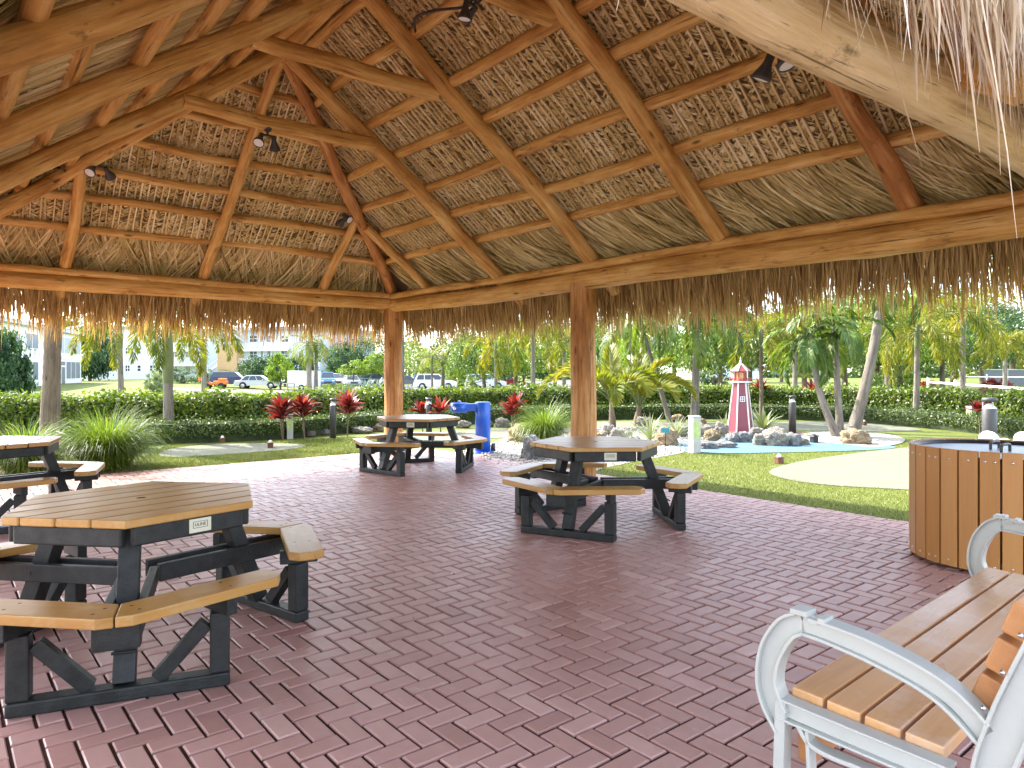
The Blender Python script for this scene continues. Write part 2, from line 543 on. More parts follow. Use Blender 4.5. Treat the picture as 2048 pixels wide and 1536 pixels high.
def gravelmat():
    t = NT('limestone gravel')
    v = t.n('TexCoord').outputs['Object']
    vo = t.n('TexVoronoi', Vector=v, Scale=32.0)
    c = t.ramp(t.n('SeparateColor', Color=vo.outputs['Color']).outputs[0], [(0, (.26, .23, .19)), (.35, (.46, .42, .36)), (1, (.66, .62, .55))])
    c = t.mix(t.ramp(vo.outputs['Distance'], [(.35, (0, 0, 0)), (.62, (.8, .8, .8))]), c, (.14, .12, .10))
    p = t.n('BsdfPrincipled', Base_Color=c, Roughness=.9, Normal=t.bump(t.math('SUBTRACT', 1.0, vo.outputs['Distance']), .9, .02))
    return t.fin(p)


M['gravel'] = gravelmat()


def stonemat(name, a, b, c):
    t = NT(name)
    v = t.n('TexCoord').outputs['Object']
    n = t.noise(v, 3.2, 6, .65); pit = t.n('TexVoronoi', Vector=v, Scale=9.0).outputs[0]
    n3 = t.noise(v, 22, 4, .7)
    col_ = t.ramp(t.math('ADD', t.math('MULTIPLY', n, .6), t.math('MULTIPLY', n3, .4)), [(.33, a), (.52, b), (.68, c)])
    col_ = t.mix(t.ramp(pit, [(.05, (.85, .85, .85)), (.28, (0, 0, 0))]), col_, tuple(x * .25 for x in a))
    h = t.math('ADD', t.math('MULTIPLY', pit, 1.6), n3)
    p = t.n('BsdfPrincipled', Base_Color=col_, Roughness=.9, Normal=t.bump(h, .9, .05))
    return t.fin(p)


M['coral'] = stonemat('coral limestone', (.2, .17, .13), (.42, .38, .31), (.62, .58, .50))
M['greystone'] = stonemat('grey limestone', (.16, .16, .16), (.36, .36, .36), (.6, .6, .57))
M['tanstone'] = stonemat('tan limestone', (.25, .15, .07), (.45, .33, .19), (.62, .55, .42))


def brickmat():
    t = NT('sealed red paver')
    rn = t.attr('rnd').outputs['Fac']
    v = t.n('TexCoord').outputs['Object']
    c = t.ramp(rn, [(0, (.37, .19, .158)), (.3, (.45, .25, .212)), (.7, (.50, .29, .25)), (1, (.57, .355, .31))])
    n = t.noise(v, 9, 5, .65); n2 = t.noise(v, 170, 3, .7); big = t.noise(v, .55, 3)
    c = t.mix(t.math('MULTIPLY', n, .45), c, t.mix(1.0, c, (.62, .58, .58), 'MULTIPLY'))
    c = t.mix(t.ramp(n2, [(.62, (0, 0, 0)), (.78, (.35, .35, .35))]), c, (.42, .3, .27))
    # dried splashes of pale efflorescence
    sp = t.noise(v, 1.9, 2, .5); sp2 = t.noise(v, 15, 3, .6)
    sf = t.math('MULTIPLY', t.ramp(sp, [(.64, (0, 0, 0)), (.70, (1, 1, 1))]), t.ramp(sp2, [(.56, (0, 0, 0)), (.66, (.6, .6, .6))]))
    c = t.mix(sf, c, (.55, .46, .42))
    ro = t.math('ADD', t.n('MapRange', Value=n, _3=.34, _4=.54).outputs[0], t.math('MULTIPLY', t.math('SUBTRACT', big, .5), .22))
    p = t.n('BsdfPrincipled', Base_Color=c, Roughness=ro, Normal=t.bump(t.math('ADD', n2, t.math('MULTIPLY', n, 1.5)), .28, .003))
    return t.fin(p)


M['brick'] = brickmat()

# ================================================================== GROUND
def sheet(name, poly, z, mat, kind='structure', res=None, n_follow=False):
    """flat sheet with the outline poly (world x y)"""
    mb = MB()
    poly = np.asarray(poly, float)
    mb.add(np.c_[poly, np.full(len(poly), z)], [np.arange(len(poly))[None]])
    o = mb.build(name, mat)
    tag(o, kind=kind)
    return o


def smoothpoly(pts, k=6, closed=True):
    """Catmull-Rom through pts"""
    P = np.asarray(pts, float); n = len(P); out = []
    for i in range(n if closed else n - 1):
        if closed:
            a, b, c, d = P[(i - 1) % n], P[i], P[(i + 1) % n], P[(i + 2) % n]
        else:
            a, b, c, d = P[max(i - 1, 0)], P[i], P[i + 1], P[min(i + 2, n - 1)]
        for j in range(k):
            t = j / k
            out.append(.5 * ((2 * b) + (-a + c) * t + (2 * a - 5 * b + 4 * c - d) * t * t + (-a + 3 * b - 3 * c + d) * t ** 3))
    if not closed:
        out.append(P[-1])
    return np.array(out)


def terrain(name, xs, ys, mat, dz=0.0):
    xs = np.asarray(xs); ys = np.asarray(ys)
    V = np.array([(x, y, gz(x, y) + dz) for y in ys for x in xs])
    nx = len(xs); f = []
    for j in range(len(ys) - 1):
        i = np.arange(nx - 1)
        f.append(np.c_[j * nx + i, j * nx + i + 1, (j + 1) * nx + i + 1, (j + 1) * nx + i])
    mb = MB(); mb.add(V, [np.concatenate(f)], smooth=True)
    return tag(mb.build(name, mat), kind='structure')


terrain('lawn', np.r_[-420, -250, np.arange(-150, 151, 5), 250, 420], np.r_[-60, -20, np.arange(0, 150, 4), 200, 300, 500, 800], M['lawn'])
terrain('parking_lot', np.arange(-24, 21, 3.0), np.arange(70, 140, 4.0), M['asphalt'], .02)
terrain('access_road', np.arange(-34, 15, 3.5), np.array([66.4, 68.2, 70.0]), M['concrete'], .012)

PAV_RZ = PHI - pi / 2
# unseen pale ground, added to bounce sunlight up under the roof
terrain('bounce_ground', np.arange(-40, 31, 5.0), np.arange(-40, 1.1, 4.0), M['concrete'], .012)
terrain('bounce_strip', np.arange(-40, -8.9, 3.1), np.arange(0, 7.1, 3.5), M['concrete'], .012)


def PW(a, b, z=0.0):
    q = C1 + a * D1 + b * D2
    return np.array([q[0], q[1], z])


# turf of the mini golf course, as far as the low hedge
hedge_line = np.array([(-16, 12.6), (-11.3, 13.7), G(300, 887), G(512, 881), G(704, 865), G(880, 851), G(1100, 841),
                       G(1380, 837), G(1600, 839), G(1750, 847), G(1900, 861), G(2060, 881), (10.4, 9.0), (10.2, 3.0)])
turf = list(smoothpoly(hedge_line, 5, False) * 1.02) + [np.array([10, -3]), np.array([-2, -3]), np.array([-9, 2])]
sheet('mini_golf_turf', turf, -.022, M['turf'])
sheet('putting_green', smoothpoly([G(1541, 938), G(1600, 921), G(1700, 906), G(1815, 893), G(1960, 886), G(2200, 905), G(2250, 960), G(2000, 990), G(1815, 977), G(1650, 967), G(1560, 953)]), -.014, M['green'])
sheet('putting_green', smoothpoly([G(1150, 845), G(1300, 842), G(1480, 844), G(1650, 842), G(1790, 850), G(1838, 860), G(1700, 861), G(1500, 858), G(1300, 860), G(1200, 858)]), -.014, M['green'])
sheet('putting_green', smoothpoly([G(318, 905), G(360, 893), G(450, 886), G(560, 885), G(612, 890), G(560, 899), G(450, 907), G(345, 912)]), -.014, M['green'])
sheet('putting_green', smoothpoly([G(780, 872), G(850, 862), G(950, 859), G(1020, 856), G(1060, 862), G(1010, 873), G(900, 879), G(800, 880)]), -.014, M['green'])
sheet('pond', smoothpoly([G(1340, 884), G(1390, 876), G(1480, 872), G(1580, 879), G(1640, 883), G(1700, 887), G(1790, 892), G(1755, 898), G(1640, 902), G(1540, 904), G(1450, 905), G(1390, 902), G(1345, 895)]), -.008, M['pond'])
sheet('gravel_island', smoothpoly([G(1588, 876), G(1610, 866), G(1680, 862), G(1760, 866), G(1806, 876), G(1800, 886), G(1745, 894), G(1690, 888), G(1620, 883)]), -.003, M['gravel'])
bed1 = smoothpoly([PW(.55, -.95)[:2], G(985, 884), G(1030, 868), G(1110, 856), G(1230, 852), G(1340, 858), G(1400, 868), G(1400, 888), G(1372, 902), G(1300, 915), G(1210, 933), PW(3.6, -1.1)[:2], PW(2.6, -.66)[:2], PW(1.5, -.66)[:2]])
sheet('gravel_bed', bed1, -.0165, M['gravel'])
def inside(P, poly):
    P = np.asarray(P); poly = np.asarray(poly); c = np.zeros(len(P), bool); q = np.roll(poly, 1, axis=0)
    for a, b in zip(poly, q):
        with np.errstate(divide='ignore', invalid='ignore'):
            c ^= ((a[1] > P[:, 1]) != (b[1] > P[:, 1])) & (P[:, 0] < (b[0] - a[0]) * (P[:, 1] - a[1]) / (b[1] - a[1] + 1e-12) + a[0])
    return c


def fibres(name, region, n, h, lbl, mat, z=-.021, keepout=()):
    region = np.asarray(region); lo, hi = region.min(0), region.max(0)
    P = rng.uniform(lo, hi, (n, 2)); ok = inside(P, region)
    for k in keepout: ok &= ~inside(P, k)
    P = P[ok]; m = len(P); a = rng.uniform(0, 2 * pi, m); L = h * rng.uniform(.6, 1.3, m)
    lean = rng.normal(0, .5, (m, 2)) * L[:, None]; w = rng.uniform(.0015, .0035, m)
    s_ = np.stack([np.cos(a), np.sin(a), 0 * a], 1) * w[:, None]
    p0 = np.c_[P, np.full(m, z)]; p1 = np.c_[P + lean, z + L]
    mb = MB(); quads(mb, np.stack([p0 - s_, p0 + s_, p1 + s_ * .5, p1 - s_ * .5], 1), np.clip(rng.beta(2, 2, m) + .25 * np.sin(P[:, 0] * 2.1 + P[:, 1] * 1.3) * .4, 0, 1))
    o = mb.build(name, mat); tag(o, lbl, 'turf', None, 'stuff')


M['fibre'] = leafmat('turf fibre', [(.06, .09, .012), (.135, .17, .026), (.20, .22, .042), (.26, .26, .08)], .2)
pgreen = [np.array(v) for v in (smoothpoly([G(1541, 938), G(1600, 921), G(1700, 906), G(1815, 893), G(1960, 886), G(2200, 905), G(2250, 960), G(2000, 990), G(1815, 977), G(1650, 967), G(1560, 953)]),
          smoothpoly([G(1340, 884), G(1390, 876), G(1480, 872), G(1580, 879), G(1640, 883), G(1700, 887), G(1790, 892), G(1755, 898), G(1640, 902), G(1540, 904), G(1450, 905), G(1390, 902), G(1345, 895)]),
          smoothpoly([G(318, 905), G(360, 893), G(450, 886), G(560, 885), G(612, 890), G(560, 899), G(450, 907), G(345, 912)]), smoothpoly([G(1588, 876), G(1610, 866), G(1680, 862), G(1760, 866), G(1806, 876), G(1800, 886), G(1745, 894), G(1690, 888), G(1620, 883)]), bed1)]
fibres('turf_fibres', [PW(3.2, -1.0)[:2], PW(9.5, -1.0)[:2], G(2300, 960), G(2150, 885), G(1750, 880), G(1380, 880), G(1210, 920)], 210000, .020, 'short synthetic grass fibres right of the patio', M['fibre'], keepout=pgreen)
fibres('turf_fibres', [PW(-.46, -.2)[:2], PW(-.46, 4.2)[:2], G(330, 890), G(700, 872), G(790, 885)], 80000, .024, 'short synthetic grass fibres beyond the far patio edge', M['fibre'], keepout=pgreen)
# rock garden soil behind the pond
sheet('rock_bed', smoothpoly([G(1395, 880), G(1400, 862), G(1440, 852), G(1520, 853), G(1600, 862), G(1625, 876), G(1580, 881), G(1480, 874)]), -.0045, M['soil'])
sheet('planting_bed', [PW(.1, 5.2)[:2] + 0, PW(-.45, 3.9)[:2], PW(-1.2, 3.6)[:2], PW(-3.2, 5.0)[:2], PW(-2.5, 9)[:2], PW(-.5, 10)[:2], PW(-.45, 7)[:2]], -.013, M['soil'])

# herringbone patio, every paver real, in the frame of the pavilion (x = a, y = -b)
def patio():
    c = .1012
    A0, A1, B0, B1 = -.44, 14.0, -.98, 9.6
    n0, n1 = int(A0 / c) - 3, int(A1 / c) + 3
    m0, m1 = int(B0 / c) - 3, int(B1 / c) + 3
    g = .0062; ch = .005
    rect = []
    for i in range(n0, n1):
        for j in range(m0, m1):
            k = (i + j) % 4
            if k == 0:
                rect.append((i, j, i + 2, j + 1))
            elif k == 2:
                rect.append((i, j, i + 1, j + 2))
    r = np.array(rect, float) * c
    r[:, 0] = np.clip(r[:, 0], A0, A1); r[:, 2] = np.clip(r[:, 2], A0, A1)
    r[:, 1] = np.clip(r[:, 1], B0, B1); r[:, 3] = np.clip(r[:, 3], B0, B1)
    ok = (r[:, 2] - r[:, 0] > .03) & (r[:, 3] - r[:, 1] > .03)
    r = r[ok]
    # keep what the camera or a step to its side can see
    cx = (r[:, 0] + r[:, 2]) / 2; cy = (r[:, 1] + r[:, 3]) / 2
    W = C1 + cx[:, None] * D1 + cy[:, None] * D2
    r = r[(W[:, 1] > .2) | (np.abs(W[:, 0]) < 2)]
    m = len(r)
    jit = rng.normal(0, .0009, (m, 2))
    x0 = r[:, 0] + g + jit[:, 0]; x1 = r[:, 2] - g + jit[:, 0]; y0 = r[:, 1] + g + jit[:, 1]; y1 = r[:, 3] - g + jit[:, 1]
    z = rng.normal(0, .0011, m); tx = rng.normal(0, .006, m); ty = rng.normal(0, .006, m)
    cx = (x0 + x1) / 2; cy = (y0 + y1) / 2

    def P(x, y, dz):
        return np.stack([x, -y, z + dz + (x - cx) * tx + (y - cy) * ty], 1)
    V = np.stack([P(x0, y0, -.024), P(x1, y0, -.024), P(x1, y1, -.024), P(x0, y1, -.024),
                  P(x0, y0, -ch), P(x1, y0, -ch), P(x1, y1, -ch), P(x0, y1, -ch),
                  P(x0 + ch, y0 + ch, 0), P(x1 - ch, y0 + ch, 0), P(x1 - ch, y1 - ch, 0), P(x0 + ch, y1 - ch, 0)], 1)
    b = np.arange(m)[:, None] * 12
    F_ = [b + np.array(q)[None] for q in ([8, 11, 10, 9], [0, 4, 5, 1], [1, 5, 6, 2], [2, 6, 7, 3], [3, 7, 4, 0],
                                         [4, 8, 9, 5], [5, 9, 10, 6], [6, 10, 11, 7], [7, 11, 8, 4])]
    mb = MB()
    mb.add(V.reshape(-1, 3), F_, None, np.repeat(np.clip(rng.normal(.5, .2, m), 0, 1), 12))
    o = mb.build('brick_patio', M['brick'], loc=(C1[0], C1[1], 0), rot=(0, 0, PAV_RZ))
    tag(o, kind='structure')
    mb = MB()
    box(mb, (A0, -B1, -.2), (A1, -B0, -.0105))
    tag(mb.build('patio_bed', M['bed'], loc=(C1[0], C1[1], 0), rot=(0, 0, PAV_RZ)), kind='structure')


patio()

# ================================================================== PAVILION
W_, L_, RUN, RISE, ZB = 6.28, 9.637, 3.02, 2.44, 2.562
Z0 = ZB + .17                                   # rafter axis over the beam
TS = (RISE - .17) / (W_ / 2)                    # slope of the long sides
TE = (RISE - .17) / RUN
pav = thing('thatched_pavilion', 'large open pavilion of varnished logs under a palm thatch hip roof', 'pavilion', (C1[0], C1[1], 0), PAV_RZ)


def LP(a, b, z):
    return np.array([a, -b, z])


def part_log(name, p, q, r0, r1, mat='log', **k):
    mb = MB(); log(mb, p, q, r0, r1, **k)
    return mb.build(name, M[mat], pav)


for a, b in ((0, 0), (4.61, 0), (L_, 0), (0, W_), (4.61, W_), (L_, W_)):
    if (a, b) == (L_, W_): a, b = 8.3, W_ + .05
    part_log('post', LP(a, b, -.02), LP(a, b, ZB - .06), .165, .15, bend=.015, lump=.03, n=20, mat='red_log' if a < 5 else 'log')
part_log('eave_beam', LP(-.38, .02, ZB), LP(L_ + .5, .0, ZB - .01), .112, .128, bend=.045, n=18, lump=.05)
part_log('eave_beam', LP(.0, -.16, ZB + .03), LP(.02, W_ + .35, ZB + .03), .10, .115, bend=.02, n=18, lump=.04)
part_log('eave_beam', LP(-.38, W_, ZB), LP(L_ + .4, W_, ZB), .11, .12, bend=.03)
part_log('eave_beam', LP(L_, -.5, ZB + .02), LP(L_, W_ + .4, ZB + .02), .115, .105, bend=.05, n=20, mat='pale_log', lump=.05)
part_log('eave_pole', LP(L_ + .34, -.5, ZB + .08), LP(L_ + .33, W_ + .4, ZB + .08), .06, .055, mat='red_log')
part_log('wall_plate', LP(-.1, .115, ZB + .135), LP(L_ + .1, .115, ZB + .12), .05, .055, bend=.02)
part_log('wall_plate', LP(.115, -.05, ZB + .15), LP(.115, W_ + .1, ZB + .15), .045, .05, bend=.02)
# ridge, hips, rafters
ZR = ZB + RISE
part_log('ridge_pole', LP(RUN - .2, W_ / 2, ZR + .02), LP(L_ - RUN + .2, W_ / 2, ZR + .02), .08, .08)
for (a, b), (ra) in (((0, 0), RUN), ((0, W_), RUN), ((L_, 0), L_ - RUN), ((L_, W_), L_ - RUN)):
    d = np.array([ra - a, W_ / 2 - b]); e = -.14
    p = LP(a + d[0] * e, b + d[1] * e, Z0 + (ZR - Z0) * e)
    part_log('hip_rafter', p, LP(ra, W_ / 2, ZR), .088, .075, 'red_log' if (a, b) == (0, 0) else 'log', bend=.03)


def ray_foot(px, line):
    """a (or b) at which the picture column px meets the right beam (b=0) or the far beam (a=0)"""
    k = (px - CX) / F
    D = D1 if line == 'right' else D2
    return (k * C1[1] - C1[0]) / (D[0] - k * D[1])


feet = [RUN, ray_foot(1188, 'right'), L_ - RUN]
tops = [RUN + .04, (RUN + L_ - RUN) / 2, L_ - RUN - .04]
for s in (0, 1):
    for i in range(3):
        fb = lambda t: (t * W_ / 2) if s == 0 else W_ - t * W_ / 2
        zz = lambda t: Z0 + (ZR - Z0) * t
        ft = feet[i]; tp = tops[i]
        t0 = -.13 if i < 2 else -.02
        part_log('rafter', LP(ft + (tp - ft) * t0, fb(t0), zz(t0)), LP(tp, fb(1.0), zz(1.0)), .098, .082, bend=.03)
    # jacks on the long sides
    for fa in (1.12, L_ - 1.22):
        run = min(fa, L_ - fa) * (W_ / 2) / RUN
        tt = run / (W_ / 2)
        part_log('jack_rafter', LP(fa, fb(-.02 if fa > 3 else -.1), zz(-.02 if fa > 3 else -.1)), LP(fa - (.12 if fa > 5 else -.12), fb(tt), zz(tt)), .095 if fa > 5 else .07, .07, 'red_log' if fa > 5 else 'log', bend=.02)
for s in (0, 1):
    fa = lambda t: t * RUN if s == 0 else L_ - t * RUN
    part_log('rafter', LP(fa(-.12), W_ / 2, zz(-.12)), LP(fa(1), W_ / 2, zz(1)), .075, .06, bend=.03)
    for b in (1.34, W_ - 1.43):
        tt = min(b, W_ - b) / (W_ / 2)
        part_log('jack_rafter', LP(fa(-.12), b, zz(-.12)), LP(fa(tt), b, zz(tt)), .075, .06, bend=.02)
# tie beams: rafter pair to rafter pair
for a, t in ((RUN + .1, .69), ((RUN + L_ - RUN) / 2 - .12, .735), (L_ - RUN - .1, .76)):
    part_log('tie_beam', LP(a, t * W_ / 2 - .1, zz(t) - .13), LP(a, W_ - t * W_ / 2 + .1, zz(t) - .13), .085, .075, bend=.03, n=16)
# purlins
TK = [.15 + .132 * k for k in range(7)]
for t in TK:
    up = .135
    z = zz(t) + up
    for s in (0, 1):
        b = t * W_ / 2 if s == 0 else W_ - t * W_ / 2
        part_log('purlin', LP(t * RUN - .05, b, z), LP(L_ - t * RUN + .05, b, z + rng.normal(0, .01)), .056, .062, bend=.04, lump=.06, n=12)
        a = t * RUN if s == 0 else L_ - t * RUN
        part_log('purlin', LP(a, t * W_ / 2 - .05, z), LP(a, W_ - t * W_ / 2 + .05, z), .056, .05, bend=.04, lump=.06, n=12)


def slopes():
    """four thatch slopes: (origin of the eave line, along, inward, half width function)"""
    # u runs along the eave, v inward in plan; end limits shrink by k per metre of v
    return [
        dict(o=LP(0, 0, 0), u=np.array([1, 0, 0.]), v=np.array([0, -1, 0.]), L=L_, D=W_ / 2, k=RUN / (W_ / 2), ts=TS, dens=1.0),
        dict(o=LP(0, W_, 0), u=np.array([1, 0, 0.]), v=np.array([0, 1, 0.]), L=L_, D=W_ / 2, k=RUN / (W_ / 2), ts=TS, dens=1.0),
        dict(o=LP(0, 0, 0), u=np.array([0, -1, 0.]), v=np.array([1, 0, 0.]), L=W_, D=RUN, k=(W_ / 2) / RUN, ts=TE, dens=1.0),
        dict(o=LP(L_, 0, 0), u=np.array([0, -1, 0.]), v=np.array([-1, 0, 0.]), L=W_, D=RUN, k=(W_ / 2) / RUN, ts=TE, dens=.5),
    ]


OFF = .215                                       # thatch underside above the rafter axis
for si, S in enumerate(slopes()):
    o, u, v, Lw, D, k, ts = S['o'], S['u'], S['v'], S['L'], S['D'], S['k'], S['ts']
    nrm = unit(np.cross(u, v + np.array([0, 0, ts])));  nrm = nrm if nrm[2] > 0 else -nrm

    def at(uu, vv, dn=0.0):
        """point(s) on the underside of the slope"""
        uu = np.asarray(uu, float)[..., None]; vv = np.asarray(vv, float)[..., None]
        return o + u * uu + v * vv + np.array([0, 0, 1.0]) * (Z0 + OFF + ts * vv) + nrm * np.asarray(dn, float)[..., None]
    slope_dir = unit(v + np.array([0, 0, ts]))
    # solid thatch body: dark gap sheet, weathered top, edges
    e = -1.15 if si == 1 else -.58  # left eave lengthened out of view to keep sun off the near floor
    def ring(off):
        zo = np.array([0, 0, off * 1.25])
        return [at(e * k, e) + zo, at(Lw - e * k, e) + zo, at(Lw - D * k, D) + zo, at(D * k, D) + zo]
    mb = MB()
    low, top = ring(.035), ring(.22)
    mb.add(np.array(low), [np.array([[0, 1, 2, 3]])])
    th = mb.build('thatch', M['back'], pav)
    mb = MB()
    mb.add(np.array(top + low[:2]), [np.array([[0, 1, 2, 3]]), np.array([[0, 1, 5, 4]])])
    mb.build('thatch_top', M['roofcap'], th)
    # stalks and leaflets, course by course between the purlins
    ribs = MB(); lf = MB()
    cs = [t * D for t in TK] + [D * 1.0]
    for c in range(len(cs) - 1):
        va, vb = cs[c] - .03, min(cs[c + 1] + .03, D)
        mid = (va + vb) / 2
        u0, u1 = va * k + .02, Lw - va * k - .02
        if u1 - u0 < .1:
            continue
        sp = (.078 if si != 1 else .068) / S['dens']
        n = int((u1 - u0) / sp)
        uu = np.linspace(u0, u1, n) + rng.normal(0, .009, n)
        slant = rng.normal(0, .012, n) + .02
        # clip each stalk where the hip cuts it
        vmax = np.minimum(vb, np.minimum(uu, Lw - uu) / k - .02)
        vmax = np.maximum(vmax, va + .03)
        dn0 = rng.uniform(-.012, .004, n)
        kseg = 4
        tt = np.linspace(0, 1, kseg)
        UU = uu[:, None] + slant[:, None] * tt[None] + rng.normal(0, .003, (n, kseg)); VV = va + (vmax - va)[:, None] * tt[None]
        P = at(UU, VV, dn0[:, None] - .008 + rng.normal(0, .003, (n, kseg)))
        wd = rng.uniform(.011, .019, n)
        rr = np.clip(rng.normal(.5, .25, n), 0, 1)
        ribbons(ribs, P - nrm * .003, np.repeat(wd[:, None], kseg, 1), np.broadcast_to(u, (n, 3)), rr)
        # narrow sides of the stalks, so that they stand proud
        ribbons(ribs, P + u * wd[:, None, None] / 2 + nrm * .006, np.full((n, kseg), .018), np.broadcast_to(nrm, (n, 3)), rr)
        ribbons(ribs, P - u * wd[:, None, None] / 2 + nrm * .006, np.full((n, kseg), .018), np.broadcast_to(nrm, (n, 3)), rr)
        # leaflets
        stp = .0135 / S['dens']
        for sg in (-1, 1):
            nl = np.maximum(((vmax - va) / stp).astype(int), 1)
            tot = nl.sum(); ri = np.repeat(np.arange(n), nl)
            f = rng.uniform(0, 1, tot)
            bu = uu[ri] + slant[ri] * f; bv = va + (vmax[ri] - va) * f
            p0 = at(bu, bv, dn0[ri] + rng.uniform(.008, .020, tot))
            ln = rng.uniform(.06, .115, tot); ang = rng.normal(.72, .15, tot)
            d = u * (sg * np.cos(ang))[:, None] - slope_dir * np.sin(ang)[:, None] + nrm * rng.normal(.03, .09, tot)[:, None]
            sd = u * (np.sin(ang))[:, None] + slope_dir * (sg * np.cos(ang))[:, None] + nrm * rng.normal(0, .5, tot)[:, None]
            w = rng.uniform(.014, .028, tot)[:, None]
            p1 = p0 + d * ln[:, None]
            m_ = p0 + d * (ln * .55)[:, None]
            quads(lf, np.stack([p0, m_ + sd * w / 2, p1, m_ - sd * w / 2], 1), np.clip(rng.normal(.52, .26, tot) + rr[ri] * .3 - .15, 0, 1))
    tag(lf.build('leaflets', M['thatch'], th), kind='stuff')
    tag(ribs.build('stalks', M['rib'], th), kind='stuff')
    # combed leaves of the lowest course, swept sideways over the beam
    cb = MB()
    n = int((Lw + .6) * (330 if si != 3 else 160))
    u_ = rng.uniform(-.3, Lw + .3, n)
    cl = np.floor((u_ + rng.normal(0, .02, n)) / .11)                      # tufts
    hsh = (np.sin(cl * 91.7 + si * 7) * 43758.5) % 1
    sweep = (.34 + .42 * hsh) * (1 if si in (0, 3) else -1) * (1 if si != 2 else rng.choice([-1, 1], n) * .6)
    st = rng.uniform(.26, .52, n)
    ln = rng.uniform(.5, 1.0, n)
    ks = 5; tt = np.linspace(0, 1, ks)
    UU = u_[:, None] + sweep[:, None] * (tt[None] ** 1.3) + rng.normal(0, .006, (n, ks))
    VV = st[:, None] - ln[:, None] * tt[None]
    lift = rng.uniform(-.05, .02, n)[:, None] * np.sin(tt * pi)[None] - .05 * hsh[:, None] * np.sin(tt * pi)[None] + rng.uniform(-.01, .02, n)[:, None]
    P = at(UU, VV, lift)
    ok = (UU[:, 0] > VV[:, 0] * k) & (UU[:, 0] < Lw - VV[:, 0] * k)
    P = P[ok]; n = len(P)
    wd = rng.uniform(.010, .024, n)[:, None] * np.array([.8, 1, 1, .8, .2])[None]
    sd = u[None] + nrm[None] * rng.normal(0, .7, (n, 1)); sd /= np.linalg.norm(sd, axis=1)[:, None]
    ribbons(cb, P, wd, sd, np.clip(rng.normal(.5, .25, n), 0, 1))
    tag(cb.build('combed_leaves', M['comb'], th), kind='stuff')
    # the fringe hanging outside the beam
    fr = MB()
    near = si == 3
    n = int((Lw + 1.3) * (1050 if not near else 800))
    u_ = rng.uniform(-.66, Lw + .66, n)
    vv = rng.uniform(-.66, -.12, n)
    ok = (u_ > vv * k - .05) & (u_ < Lw - vv * k + .05)
    u_, vv = u_[ok], vv[ok]; n = len(u_)
    cl = np.floor((u_ + rng.normal(0, .03, n)) / .10); hsh = (np.sin(cl * 57.3 + si * 3) * 43758.5) % 1
    hsh2 = (np.sin(np.floor(u_ / .37) * 12.9 + si) * 43758.5) % 1
    L0 = (.30 + rng.uniform(.16, .44, n)) * (.86 + .18 * hsh + .12 * hsh2) * (1 - .25 * (rng.random(n) < .3))
    L0 = L0 + (vv + .66) * -.15
    if near:
        L0 = L0 * .8 * (1 + .45 * (rng.random(n) < .03))
    p0 = at(u_, vv, rng.uniform(-.03, .12, n))
    out = -v
    a0 = rng.uniform(.15, .9, n)                                           # how far it leans outward first
    lat = rng.normal(0, .16, n) + (hsh - .5) * .35
    ks = 7 if near else 4; P = [p0]; wig = 0
    for j in range(1, ks):
        w_ = a0 * (1 - j / ks) ** 1.2
        d = out[None] * w_[:, None] + u[None] * (lat * (1 - .2 * j) + wig)[:, None] - np.array([0, 0, 1.0])[None] * (1 - .3 * w_)[:, None]
        wig = wig + (rng.normal(0, .17, n) if near else rng.normal(0, .05, n))
        d /= np.linalg.norm(d, axis=1)[:, None]
        P.append(P[-1] + d * (L0 / (ks - 1))[:, None])
    P = np.stack(P, 1)
    wd = (rng.uniform(.009, .024, n) if not near else rng.uniform(.003, .009, n))[:, None] * (np.array([1, 1, 1, .9, .8, .6, .15]) if near else np.array([1, 1, .8, .15]))[None]
    th_ = rng.uniform(0, pi, n)
    sd = u[None] * np.cos(th_)[:, None] + v[None] * np.sin(th_)[:, None]
    ribbons(fr, P, wd, sd, np.clip(rng.normal(.48, .27, n), 0, 1))
    tag(fr.build('fringe', M['greyfringe' if near else 'fringe'], th), kind='stuff')

# ------------------------------------------------------------------ spot lights and conduit
def spot_pair(loc, label, yaw=0.0, tilts=((-.5, .3), (.45, .2)), down=True):
    t = thing('twin_spotlight', label, 'spotlight', loc, yaw, 'spotlights under the roof')
    mb = MB(); lathe(mb, [(0, .0), (.05, .0), (.052, -.02), (.03, -.045), (0, -.046)], 14)
    tube(mb, [(0, 0, -.04), (0, 0, -.09)], .012)
    tube(mb, [(-.07, 0, -.09), (.07, 0, -.09)], .012)
    mb.build('mount', M['darkgrey'], t)
    for i, (rx, ry) in enumerate(tilts):
        s = -1 if i == 0 else 1
        Mx = Matrix.Translation((s * .065, 0, -.09)) @ Matrix.Rotation(ry * 1.3 * -s, 4, 'Y') @ Matrix.Rotation(rx, 4, 'X')
        mb = MB(); lathe(mb, [(0, .01), (.024, .005), (.027, -.05), (.034, -.075), (.056, -.125), (.060, -.15), (.052, -.15)], 18, M=Mx)
        h = mb.build('lamp_head', M['darkgrey'], t)
        mb = MB(); lathe(mb, [(.053, -.146), (.03, -.152), (0, -.154)], 18, M=Mx)
        mb.build('lens', M['lens'], h)
    return t


def on_ray(px, py, d):
    return (X(px, d), d, Zat(py, d))


